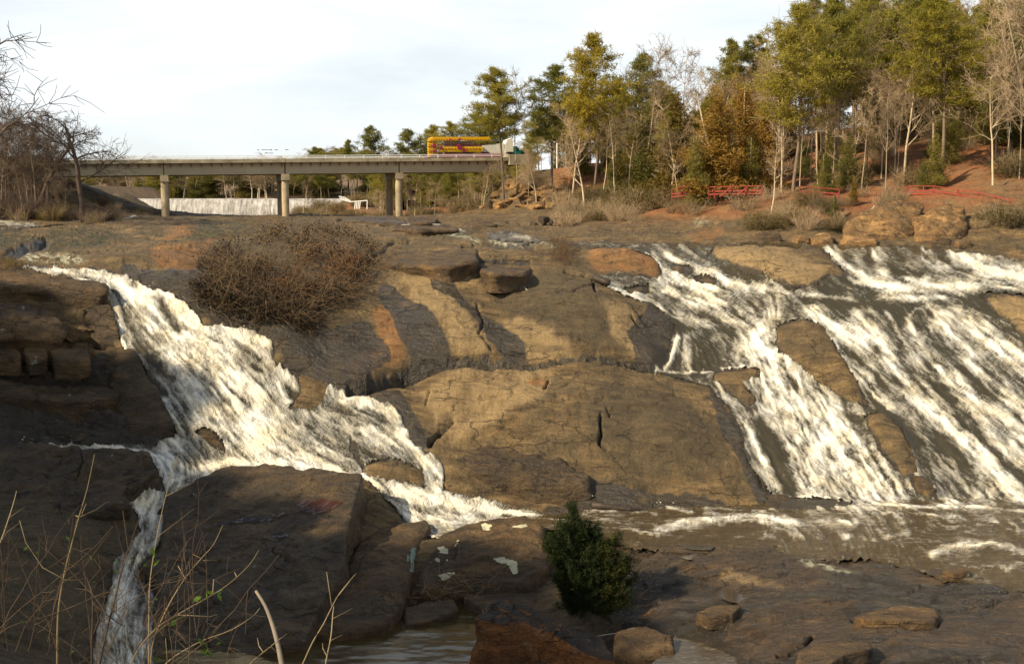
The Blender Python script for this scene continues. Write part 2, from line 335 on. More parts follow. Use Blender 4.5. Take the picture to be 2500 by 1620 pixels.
_yy, _xx = np.mgrid[0:RH, 0:RW].astype(float)
FOAM += M_pool * (0.13 + 0.24 * LIC * (1 - np.clip(FO, 0, 1)) * sst(fbm2(_xx / 60, _yy / 14, 3, 79), -.3, .4)); FOAM += 0.14 * fbm2(_xx / 34, _yy / 26, 3, 77)
WH = blur(LIC, 0.8) * 0.030 + LIC2 * 0.012 + np.clip(blur(FO, 4), 0, 1.2) * 0.07     # how far the water stands proud

# ---------------------------------------------------------------- base relief: (u, v, y>0 or z<0)
CP = []
def add(*pp): CP.extend(pp)
for u in (-400, 0, 250, 500, 750, 1000): add((u, 523, 165.0), (u, 533, 138.0))
add((1200,522,168),(1330,520,160),(1200,532,140),(1500,535,136),(1700,545,122),(1400,560,110),(1200,560,106))
# bed between bridge and dam, and the lake side
for x in (-90, -60, -40, -20): CP.append(('w', x, 205, -5.5)); CP.append(('w', x, 190, -4.5)); CP.append(('w', x, 232, -6))
CP.append(('w', -5, 205, -3.0)); CP.append(('w', -2, 230, -1.0)); CP.append(('w', 20, 205, 2)); CP.append(('w', 20, 230, 4)); CP.append(('w', 60, 230, 12)); CP.append(('w', 110, 230, 16))
# left bank and the embankment of the road
for p in (('w',-62,146,3.4),('w',-75,146,4.2),('w',-95,146,4.5),('w',-56,148,-0.6),('w',-52,149,-2.3),('w',-62,136,-0.5),('w',-75,130,-1.5),('w',-90,120,-1.5),('w',-62,160,2.5),('w',-75,175,2),('w',-56,180,-3),('w',-70,200,1.5),('w',-95,200,3),('w',-110,160,5),('w',-110,230,4)): CP.append(p)
add((0,520,125),(100,517,135),(250,520,140))
# plateau, left half
for u in (-350, -100, 0): add((u,560,-3.1),(u,600,-3.9),(u,640,-4.5))
add((200,560,100),(200,600,-3.8),(200,635,-4.4),(400,560,-2.9),(400,610,-3.9),(450,660,-5.0),(600,560,-2.9),(600,620,88),(600,590,96))
add((800,550,110),(800,580,100),(950,560,108),(950,600,96),(1000,630,90),(1100,600,97),(1250,610,95),(1250,640,89.5),(1350,590,98),(1400,640,90))
# left stream, cliff and falls
add((100,652,78.5),(250,662,77.5),(100,675,76.5),(0,670,76.5),(-300,670,76.5),(200,690,75.5),
    (0,760,74.3),(0,850,72.5),(0,950,69.5),(0,1060,66.5),(-300,850,72.5),(-300,1060,66.5),(200,760,74.6),(200,850,72.8),(200,950,70.0),(200,1060,67),(300,900,71.8),(350,1000,68.5),
    (340,690,76.2),(300,760,75.2),(400,780,74.4),(450,730,76.0),(450,800,73.6),(500,800,73.8),(400,860,72.2),(560,810,74.0),(620,830,73.5),(500,900,71.0),(600,900,71.5),(560,960,69.4),(450,1000,68.2),(600,1060,66.8),(640,1000,68.6),
    (450,1075,66.0),(420,1110,65.2),(600,1110,65.6),(200,1080,66.2),(50,1085,66.2),(480,1140,64.0),(740,1130,65.2),(700,1060,67.2),(660,930,70.8),(700,900,72.5),(740,960,71.0))
add((480,690,77.5),(520,740,76.0),(560,660,81),(700,620,88),(700,700,80.5),(650,760,76.8),(700,800,75.6),(760,860,74),(800,915,72.6),(830,820,77),(860,720,82),(900,780,79.5),(950,650,88),(950,700,84),(900,860,76),(1000,880,76.2),(1000,780,80),(1100,700,84.5),(1100,800,80),(1150,870,77.2),
    (1250,700,85.5),(1250,780,81.5),(1250,860,78.4),(1400,700,86),(1400,780,82),(1400,860,79),(1500,700,86),(1530,800,82),(1560,870,79.6))
add((850,945,71.6),(950,960,71.8),(820,1000,70),(950,1020,69.2),(850,1060,67.8),(950,1110,66.4),(800,1110,66.0),(1050,1100,66.8),(1070,1170,65.2),(1000,1190,64.2),(900,1150,64.8),(1000,1260,63.2),(1150,1230,63.8),(1250,1240,-18.6),(1070,1290,-18.4))
# lower dome
add((900,905,76.0),(1000,905,76.0),(1150,893,76.6),(1300,893,77.2),(1450,893,78.0),(1600,893,78.8),
    (1040,950,73.6),(1050,1000,72.0),(1060,1060,69.6),(1200,950,74.2),(1200,1030,71.6),(1200,1100,68.6),(1350,950,74.6),(1350,1050,71.2),(1350,1150,68.0),(1500,950,75.6),(1500,1050,71.8),(1500,1150,68.4),(1500,1195,66.6),(1350,1210,65.8),(1200,1190,65.8),
    (1650,950,76.8),(1650,1050,72.6),(1650,1150,69),(1680,1225,66.6),(1740,1000,75.0),(1780,1100,71.2),(1830,1190,68),(1800,1245,66))
# right falls
add((1500,600,97),(1480,650,90.5),(1600,600,96.5),(1620,660,91),(1620,740,86.2),(1700,700,89),(1620,800,83),(1700,800,83.6),(1640,880,80.2),(1700,890,80.4),(1850,870,80.6),
    (1800,598,96.5),(1900,600,96.5),(1800,640,91.5),(1900,690,88),(1980,680,88.4),(1800,780,85),(1900,760,84.8),(2030,620,94),(2000,740,85.6),
    (1730,935,77.6),(1800,980,75.2),(1850,880,79.8),(1850,1050,72.6),(1880,1150,69),(1900,960,77),(1960,770,83.8),(1960,860,80.4),(2000,900,79.4),(1960,1050,73.2),(2000,1150,69.6),(2050,800,82.6),(2100,900,79),(2100,1000,75.4),(2100,1100,71.4),(2100,1190,68.4),(1920,1200,67.4),
    (2200,600,95.5),(2200,650,90.5),(2200,685,88),(2200,720,86.4),(2200,760,84.6),(2200,850,80.8),(2200,950,77),(2200,1050,73),(2200,1150,69.6),
    (2400,620,95),(2400,660,91),(2400,680,88.6),(2400,720,87),(2400,760,85.2),(2400,850,81),(2400,950,77.2),(2400,1050,73.4),(2400,1150,70),(2350,1235,67),
    (2600,650,95),(2600,700,90),(2600,850,82),(2600,1000,76),(2600,1150,70.5),(2850,700,95),(2850,850,84),(2850,1000,77),(2850,1150,71),(2850,1250,67))
# pool and lower shelf
for u in (1450, 1600, 1750): add((u, 1262, -19.2), (u, 1300, -19.05))
for u in (1900, 2100, 2300, 2500, 2800): add((u, 1258, -19.2), (u, 1300, -19.15))
add((1600,1345,-18.75),(1800,1340,-18.6),(1800,1400,-18.55),(2000,1350,-18.7),(2000,1420,-18.5),(2200,1380,-18.8),(2500,1430,-18.9),(2800,1430,-18.9),(2200,1480,-18.6),(2500,1520,-18.5),(2800,1520,-18.5),(1650,1440,-18.9),(1800,1480,-18.9),
    (1700,1540,-19.6),(1750,1620,-19.7),(1950,1540,-18.9),(2000,1620,-18.6),(2250,1620,-18.3),(2500,1620,-18.2),(2800,1620,-18.2),(1550,1400,-19.2),(1450,1350,-18.8),(1560,1500,-20.3),(1560,1620,-20.6))
add((700,1300,-18.6),(500,1250,-17.6),(500,1400,-19.4))
for p in (('w',-6,61,-19.6),('w',-2,61,-19.6),('w',2,61.5,-19.6),('w',-5,57,-20.9),('w',0,57,-21.2),('w',4,57.5,-20.3),('w',3,53,-20.4),('w',6,53,-20.4),('w',7,56,-20.0),('w',10,52,-20.6),('w',-5,51,-22.6),('w',1,49,-22.6),('w',-10,48,-22.6),('w',8,46,-22.4),('w',-13,49,-22.4),('w',-12,57,-19.8),('w',-38,224,-1.5),('w',-46,224,-4.5),('w',-36,232,0.2),('w',-28,215,-1.8),('w',-14,210,-1.5)): CP.append(p)
add((330,1220,62.0),(370,1290,59.8),(310,1400,56.6),(290,1500,54.0),(300,1610,-20.9),(200,1640,-20.9),(150,1150,-16.2),(0,1150,-16),(-300,1150,-16),(150,1300,-17.4),(0,1300,-17.2),(-300,1300,-17),(150,1450,-18.6),(0,1450,-18.2),(100,1600,-19.6),(-100,1600,-18.9),(-350,1600,-18))
for x in (-12, -6, 0, 6, 14): CP.append(('w', x, 40, -22.4)); CP.append(('w', x, 32, -19.5)); CP.append(('w', x, 22, -14)); CP.append(('w', x, 14, -8))
for x in (24, 34): CP.append(('w', x, 36, -18.6)); CP.append(('w', x, 24, -14)); CP.append(('w', x, 14, -8))
for x in (-22, -34): CP.append(('w', x, 42, -17.0)); CP.append(('w', x, 32, -12.5)); CP.append(('w', x, 22, -8)); CP.append(('w', x, 14, -5))
for x in (60, 80): CP.append(('w', x, 50, -18.5)); CP.append(('w', x, 30, -14)); 
for x in (-50, -70): CP.append(('w', x, 60, -13.)); CP.append(('w', x, 76, -5.)); CP.append(('w', x, 40, -10)); CP.append(('w', x, 100, -3)); CP.append(('w', x, 20, -5))
# right bank and wooded hill
add((1400,585,100),(1700,583,101),(1900,584,101),(2050,590,99.5),(2200,588,100),(2400,600,100),(2600,640,97),(2800,680,97))
add((1330,505,140),(1250,500,150),(1150,517,157),(1300,470,152),(1290,430,158),(1400,500,145),(1500,498,140),(1500,560,108),(1600,520,126),(1650,498,128),(1750,520,116),(1750,490,126),(1850,540,108),(1900,490,120),(1880,570,102.5),(2000,560,104),(2050,560,104),(2050,495,112),(2200,560,102.5),(2200,493,111),(2350,510,109),(2400,570,103),(2450,500,108),(2300,465,118),(2600,560,103),(2600,480,112),(2800,480,112),(2800,600,102))
for p in (('w',-1,163,2.6),('w',-1,172,3.0),('w',-2,156,-.3),('w',22,150,1.0),('w',10,163,5.0),('w',3,162,4.6),('w',14,172,5.2),('w',6,155,0.6),('w',-3,160,-2.2),('w',-3,175,-2.5),('w',4,178,1.5),('w',25,170,5.5),('w',40,165,7.5),('w',60,165,10),('w',40,140,3.5),('w',55,145,7.5),('w',70,140,9),('w',25,190,5.5),('w',45,190,10),('w',80,180,15),('w',45,125,1.6),('w',60,125,4.6),('w',75,125,6),('w',38,118,0.0),('w',52,115,1.2),('w',66,115,2.8),('w',110,150,16),('w',90,110,3.5),('w',110,190,18)): CP.append(p)

pts = []
for c in CP: pts.append(c[1:] if c[0] == 'w' else tuple(P(*c)))
pts = np.array(pts, float)
GX0, GX1, GY0, GY1, GS = -125.0, 125.0, 8.0, 242.0, 0.3
gx = np.arange(GX0, GX1, GS); gy = np.arange(GY0, GY1, GS)
def rbf(pts, qx, qy, lam=0.05):
    n = len(pts); d = np.hypot(pts[:, None, 0] - pts[None, :, 0], pts[:, None, 1] - pts[None, :, 1])
    A = np.zeros((n + 3, n + 3)); A[:n, :n] = -d + np.eye(n) * lam; Pm = np.c_[np.ones(n), pts[:, :2]]
    A[:n, n:] = Pm; A[n:, :n] = Pm.T; s = np.linalg.solve(A, np.r_[pts[:, 2], 0, 0, 0])
    o = s[n] + s[n + 1] * qx + s[n + 2] * qy
    for i in range(n): o -= s[i] * np.hypot(qx - pts[i, 0], qy - pts[i, 1])
    return o
cs = 0.9
cgx = np.arange(GX0, GX1 + cs, cs); cgy = np.arange(GY0, GY1 + cs, cs)
CXm, CYm = np.meshgrid(cgx, cgy)
HC = rbf(pts, CXm, CYm)
HC = blur(HC, 0.8)
GXm, GYm = np.meshgrid(gx, gy)
def cubic_up(A, fx, fy):     # Catmull-Rom sampling so the relief is smooth
    h, w_ = A.shape; x0 = np.floor(fx).astype(int); y0 = np.floor(fy).astype(int); tx = fx - x0; ty = fy - y0
    def wts(t): return (-0.5*t+t*t-0.5*t**3, 1-2.5*t*t+1.5*t**3, 0.5*t+2*t*t-1.5*t**3, -0.5*t*t+0.5*t**3)
    wx, wy = wts(tx), wts(ty); o = 0
    for j in range(4):
        yj = np.clip(y0 + j - 1, 0, h - 1)
        for i in range(4): o = o + A[yj, np.clip(x0 + i - 1, 0, w_ - 1)] * wx[i] * wy[j]
    return o
HG = cubic_up(HC, (GXm - GX0) / cs, (GYm - GY0) / cs)
HG = blur(HG, 1.6)
def H(x, y):
    return bil(HG, (np.asarray(x, float) - GX0) / GS, (np.asarray(y, float) - GY0) / GS)
def Hs(x, y): return float(H(np.array([x]), np.array([y]))[0])
# ---------------------------------------------------------------- terrain mesh, denser where the slope is steep
acol = (np.r_[np.linspace(-1500, -325, 60), np.linspace(-320, 2820, 1120), np.linspace(2825, 4000, 60)] - CU) / F
NC, NR = len(acol), 700
yf = np.concatenate([np.arange(9, 40, 0.25), np.arange(40, 110, 0.08), np.arange(110, 241, 0.3)])
AC, YF = np.meshgrid(acol, yf)             # rows = y
Z0 = H(AC * YF, YF)
ang = -Z0 / YF
m_ = np.abs(np.diff(ang, axis=0)) * F + np.diff(np.log(YF), axis=0) * 450 + np.diff(YF, axis=0) * 2.2
cum = np.vstack([np.zeros((1, NC)), np.cumsum(m_, axis=0)])
YR = np.empty((NR, NC)); tt = np.linspace(0, 1, NR)
for j in range(NC): YR[:, j] = np.interp(tt, cum[:, j] / cum[-1, j], yf)
YR = blur(YR, 3.0); YR = np.sort(YR, axis=0)
X = acol[None, :] * YR; Y = YR.copy(); Z = H(X, Y)
Uu, Vv = proj(X, Y, Z)

def poly_mask(polys, bl=2.0, warp=3.0):
    A = np.zeros((RH, RW))
    for p in polys: ras_poly(p, A, 1.0)
    return blur(A, bl)
def samp(A, u=None, v=None, warp=0.0, ws=18.0, seed=3):
    u = Uu if u is None else u; v = Vv if v is None else v
    if warp:
        u = u + warp * fbm2(u / ws, v / ws, 3, seed); v = v + warp * fbm2(u / ws + 40, v / ws + 9, 3, seed + 7)
    fx, fy = toR(u, v); inb = (fx > 0) & (fx < RW - 2) & (fy > 0) & (fy < RH - 2)
    return bil(A, fx, fy) * inb

near = (Y < 135)
far_w = sst(Y, 108, 125)
# masks on the rock
hillm = sst(Y - (103 + 0 * X), 0, 6) * (X > 8)            # refined below: soil begins behind the far waterline on the right
soil = np.clip(sst(Z, -2.2, -0.6) * (Y > 100), 0, 1)
cliff = samp(poly_mask([[(-340,672),(200,676),(262,700),(300,840),(355,900),(400,985),(430,1040),(378,1062),(40,1062),(-340,1062)]], 6))
smooth_d = samp(poly_mask([[(980,640),(1450,640),(1640,890),(1860,1240),(1400,1180),(1050,1090),(1000,930),(1180,880)], [(1723,609),(1913,594),(2027,659),(1940,695)]], 8))
shelf = samp(poly_mask([[(1450,1310),(2840,1400),(2840,1900),(1500,1900)]], 10))
# exfoliation sheets: thin steps along a tilted bedding
rx, ry = X * 0.92 + Y * 0.40, -X * 0.40 + Y * 0.92
bul = np.zeros(X.shape)
def bulge(u, v, y, rx_, ry_, h, rot=0.0):
    global bul
    p = P(u, v, y); a, b = X - p[0], Y - p[1]; c_, s_ = math.cos(rot), math.sin(rot); a, b = a * c_ + b * s_, -a * s_ + b * c_; bul = bul + h * np.clip(1 - (a / rx_) ** 2 - (b / ry_) ** 2, 0, None) ** 1.3
bulge(1480,1050,72,8.5,5.5,1.3,.25); bulge(1180,990,72.5,5,4,.9,-.2); bulge(1700,1130,69.5,4,4.5,.8,.6); bulge(1080,830,79,5.5,5,.8,.5); bulge(1400,800,81.5,6,6,1.0,.2); bulge(900,850,77,4,4,.7,.3); bulge(1850,650,92,5,4.5,.5); bulge(550,600,90,9,6,.6); bulge(1520,625,94,4,3.5,.9); bulge(700,860,74,3,2.5,.5)
bul += 0.30 * fbm2(X * 0.13 + 5, Y * 0.13, 3, 101)
TOE = blur(ras_stroke([(840,905),(930,895),(1000,880),(1080,868),(1180,855),(1300,862),(1450,868),(1590,870)], 26, np.zeros((RH, RW)), 1.0), 4); GRV = blur(ras_stroke([(850,944),(930,934),(1000,919),(1080,906),(1160,895),(1200,892)], 9, np.zeros((RH, RW)), 1.0), 1.2) + .35 * blur(ras_stroke([(1200,892),(1300,896),(1450,893),(1600,900)], 6, np.zeros((RH, RW)), 1.0), 1.2)
inc = samp(blur(np.clip(M_left + M_right, 0, 1), 6))
bul = bul + samp(TOE) * .45 - samp(GRV, warp=2, ws=30) * 1.0 * (Y < 85)
Z = Z + (bul * (1 - .7 * inc) - 0.55 * inc) * (Y < 110) * sst(Y, 58, 62)
s1 = (Z * 1.0 + rx * 0.18 + 1.1 * fbm2(X * 0.16, Y * 0.16, 3, 5)) / 1.15
fr = s1 - np.floor(s1); step = sst(fr, 0.72, 0.98) - fr
amp = 0.10 + 0.75 * cliff + 0.03 * shelf + 0.14 * (Y > 85) * (Y < 135)
amp = amp * (1 - 0.85 * smooth_d) * (1 - 0.6 * samp(blur(M_right + M_pool, 2)))
s2 = (Z * 1.3 - ry * 0.22 + 0.8 * fbm2(X * 0.4, Y * 0.4, 3, 8)) / 0.55
fr2 = s2 - np.floor(s2); step2 = sst(fr2, 0.7, 0.98) - fr2
dz = amp * step + 0.25 * amp * step2
dz += 0.20 * fbm2(X * 0.25, Y * 0.25, 4, 12) * (1 - 0.5 * smooth_d) + 0.05 * fbm2(rx * 0.7, ry * 2.4, 4, 15) + 0.03 * fbm2(X * 3.1, Y * 3.1, 3, 18) * (1 + cliff * 3)
dz += 0.25 * fbm2(X * 0.5, Y * 0.5, 4, 25) * sst(Y, 100, 112)
# shelf of thin plates near the bottom right
ps = (fbm2(X * 0.10, Y * 0.30, 4, 33) * 2.6 + 0.05 * X); pf = ps - np.floor(ps)
dz += shelf * 0.16 * (sst(pf, 0.55, 0.70) - pf * 0.8) + shelf * 0.06 * fbm2(X * 1.2, Y * 2.5, 4, 36)
# sheet edges: thin curved lips where one exfoliation sheet ends on the next
for sc_, n_, a_, sd_ in ((.11, 3.2, .13, 111), (.23, 2.6, .07, 117)):
    q1 = fbm2(rx * sc_, ry * sc_ * 1.9, 5, sd_) * n_ + .10 * Z; q1 = q1 - np.floor(q1); dz += a_ * (sst(q1, .90, .97) - q1) * (Y < 115) * (1 - .8 * samp(blur(wm_all, 2)))
# joints and ledge undercuts read off the photograph
CR = np.zeros((RH, RW))
CRACKS = [([(850,938),(930,928),(1000,912),(1080,900),(1160,888),(1195,885)],5,1.6), ([(1195,885),(1300,893),(1450,888),(1530,893),(1600,899)],2.5,.5), ([(1165,745),(1178,800),(1170,840),(1200,870)],2.5,.4), ([(1045,816),(1150,818),(1185,808)],1.8,.35),
 ([(950,638),(1020,637),(1100,640),(1170,632),(1230,637),(1290,634)],4,.9), ([(1380,655),(1450,672),(1448,700),(1455,728)],3,.8), ([(1445,700),(1400,730),(1360,732)],2,.5), ([(1165,610),(1172,630)],3,.6), ([(1050,960),(1040,990)],2,.3), ([(1050,1075),(1075,1050),(1105,1040)],5,.8),
 ([(1340,935),(1330,965)],3,.4), ([(1465,1050),(1468,1090),(1462,1110),(1480,1120)],3,.8), ([(1455,1020),(1475,1000)],2,.3), ([(1480,1035),(1488,1056)],2,.4), ([(1300,975),(1350,985),(1380,1005),(1440,1000)],2,.3), ([(1130,940),(1200,935),(1290,930),(1340,925)],2,.3),
 ([(1100,950),(1130,940)],2,.3), ([(1170,995),(1230,992)],2,.3), ([(1540,780),(1560,800),(1610,785)],2.5,.5), ([(1545,755),(1580,790)],2,.35), ([(0,628),(60,600),(110,585)],9,1.3), ([(345,590),(380,583)],3,.5), ([(490,640),(510,628),(560,612)],5,.7), ([(0,705),(90,702),(190,706)],3,.5), ([(0,835),(100,838),(200,848)],5,1.0),
 ([(0,905),(120,912),(230,908)],9,2.2), ([(60,845),(80,905)],3,.5), ([(115,850),(130,905)],3,.5), ([(60,885),(105,888),(115,878)],2.5,.4), ([(0,955),(150,960),(260,965)],4,.7), ([(120,1035),(200,1045),(280,1050)],7,1.0), 
 ([(1900,1585),(1960,1560),(1985,1540)],5,.7), ([(2080,1500),(2200,1520),(2290,1515)],3,.35), ([(2300,1480),(2400,1475),(2450,1455)],4,.5), ([(1240,540),(1300,545),(1400,535)],3,.5), ([(830,535),(930,532),(960,535)],5,.6), ([(1000,540),(1060,545)],5,.6), ([(900,545),(1000,550),(1080,545)],3,.5),
 ([(870,640),(930,612),(960,590),(1000,585)],4,.6), ([(1130,600),(1160,590),(1300,595)],3,.4), ([(1700,600),(1722,612),(1790,648),(1870,675),(1935,698),(1985,690),(2030,662)],3,.4), ([(1900,1000),(1890,990)],2,.1)]
for pts_, wd, val in CRACKS: ras_stroke(pts_, wd, CR, val)
dz -= samp(CR, warp=4, ws=14) * 0.9 * (Y < 150)
Z1 = Z + dz * sst(Y, 20, 30)
# steep rock also gets relief straight out of the face
gyv = np.gradient(Z, axis=0) / np.maximum(np.gradient(Y, axis=0), 1e-3); steep = sst(np.abs(gyv), 0.5, 1.6)
fz = fbm3(X * 0.30, Y * 0.30, Z * 0.75, 4, 41); fz2 = fbm3(X * 0.9, Y * 0.9, Z * 2.4, 3, 44)
offy = -(fz * 0.9 + fz2 * 0.35) * steep * (0.15 + cliff * 1.3) * (Y < 100)
Y1 = Y + offy; X1 = X + offy * 0.25 * fbm2(Z, X, 2, 4)

def mask_attr(polys, bl=2.5, warp=6.0, ws=20, seed=3): return samp(poly_mask(polys, bl), warp=warp, ws=ws, seed=seed)
orange = mask_attr([[(1430,610),(1500,595),(1580,592),(1612,640),(1600,665),(1520,650),(1450,655)], [(385,590),(440,540),(490,540),(470,565),(430,580)], [(360,605),(450,600),(500,620),(480,650),(430,655),(380,635)], [(560,560),(580,560),(520,610),(480,610)],
                    [(1460,545),(1560,540),(1520,552)], [(1660,560),(1760,550),(1780,570),(1700,580)], [(1780,505),(1860,505),(1860,525),(1790,520)], [(905,740),(960,760),(980,830),(990,900),(860,925),(850,905),(930,860)],
                    [(1450,1440),(1700,1440),(1600,1500)], [(1950,1580),(2140,1560),(2050,1620)], [(1280,930),(1340,930),(1340,965),(1290,960)]], 4)
moss = mask_attr([[(120,555),(260,550),(300,575),(240,600),(120,610),(90,590)], [(430,545),(520,535),(640,545),(620,560),(480,600),(420,590),(470,560)], [(-340,560),(60,560),(110,580),(0,600),(-340,610)], [(1040,560),(1130,560),(1170,575),(1120,580)], [(170,515),(290,515),(300,524),(150,526)]], 3)
lich = mask_attr([[(20,618),(90,608),(150,612),(215,625),(200,633),(120,628),(40,632)], [(1065,555),(1110,560),(1180,585),(1160,590),(1100,572)], [(1190,577),(1260,572),(1370,585),(1365,598),(1290,592),(1240,597),(1195,588)], [(1940,1345),(1990,1360),(2060,1385),(2110,1398),(2060,1395),(1970,1372)],
                  [(1690,525),(1740,535),(1700,545)]], 1.5, 5, 8)
wetp = [[(950,690),(1000,735),(1060,790),(1098,890),(1010,905),(975,850),(950,760),(920,710)], [(1050,660),(1100,680),(1130,730),(1190,790),(1260,830),(1290,888),(1240,885),(1190,850),(1170,800),(1100,730),(1060,700)],
        [(700,820),(900,800),(960,900),(850,930),(780,900)], [(1600,730),(1650,790),(1620,890),(1560,900),(1530,830),(1560,780)], [(1730,930),(1900,1200),(1860,1240),(1760,1060)], [(890,945),(980,950),(1010,1010),(1050,1080),(1010,1075),(960,1000)],
        [(300,680),(430,700),(500,760),(640,815),(720,900),(800,925),(860,940),(700,760),(500,650),(380,655),(300,640)], [(180,850),(400,860),(430,1060),(0,1070),(0,920),(200,910)], [(1380,1170),(1700,1215),(1830,1250),(1700,1250),(1380,1215)],
        [(1560,1400),(1640,1380),(1800,1450),(1760,1560),(1900,1640),(1480,1640)]]
wet = np.clip(mask_attr(wetp, 2.5, 6) * 1.25 + samp(blur(wm_all, 5)) * 1.2, 0, 1)
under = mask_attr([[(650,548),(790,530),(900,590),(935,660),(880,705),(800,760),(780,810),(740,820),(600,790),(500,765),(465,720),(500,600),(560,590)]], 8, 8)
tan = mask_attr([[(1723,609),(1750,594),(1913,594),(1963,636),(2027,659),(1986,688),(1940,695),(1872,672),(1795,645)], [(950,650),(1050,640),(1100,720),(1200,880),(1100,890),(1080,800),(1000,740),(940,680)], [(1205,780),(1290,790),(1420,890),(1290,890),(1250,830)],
                 [(1470,760),(1530,750),(1610,880),(1560,893),(1500,850)], [(1020,960),(1170,900),(1350,905),(1330,1000),(1200,1060),(1080,1080),(1050,1000)], [(1100,655),(1180,690),(1200,730),(1130,690)], [(2390,702),(2500,716),(2840,790),(2500,800),(2440,750)], [(1750,1380),(1850,1410),(2030,1425),(2000,1432),(1840,1425),(1760,1410)], [(2080,1500),(2290,1505),(2270,1520),(2120,1512)]], 5, 6)
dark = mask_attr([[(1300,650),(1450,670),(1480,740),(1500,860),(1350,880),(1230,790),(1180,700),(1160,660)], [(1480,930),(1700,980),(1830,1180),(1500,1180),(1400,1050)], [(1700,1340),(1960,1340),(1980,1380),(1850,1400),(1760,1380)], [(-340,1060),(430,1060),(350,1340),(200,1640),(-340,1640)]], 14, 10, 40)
dark = np.clip(dark + 0.9 * shelf * sst(fbm2(X * .12, Y * .3, 4, 93), -.6, .1), 0, 1); wet = np.clip(wet + shelf * 0.8 * sst(fbm2(X * .16, Y * .5, 4, 95), -.15, .35) + np.clip(samp(CR, warp=4, ws=14) * 2 + samp(GRV, warp=3, ws=14) * 1.3, 0, 1) * (Y < 100), 0, 1)  # wet mask also darkens cracks and the ledge groove as painted crevice shade
dark = np.clip(dark + under, 0, 1)  # shade below the vine thicket, painted into the dark mask
hor = sst(Y + 6 * fbm2(X * 0.2, Y * 0.2, 3, 90), 106, 114) * (X > 6) * sst(Z1, -3.1, -1.4)
leftb = sst(Z1, -2.2, -1.0) * (X < -40) * (Y > 110)
litter = np.clip(hor + (Y > 172) * (X > -34), 0, 1); dark = np.clip(dark + leftb + (Y > 150) * (X < -36), 0, 1)
bankn = sst(-(Z1 + 13.5 - 0), -6, 0) * (Y < 34)
litter = np.clip(litter + (Y < 30), 0, 1)
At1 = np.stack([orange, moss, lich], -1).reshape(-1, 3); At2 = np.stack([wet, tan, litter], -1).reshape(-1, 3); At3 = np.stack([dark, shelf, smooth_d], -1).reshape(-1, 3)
idx = np.arange(NR * NC).reshape(NR, NC)
quads = np.stack([idx[:-1, :-1], idx[:-1, 1:], idx[1:, 1:], idx[1:, :-1]], -1).reshape(-1, 4)

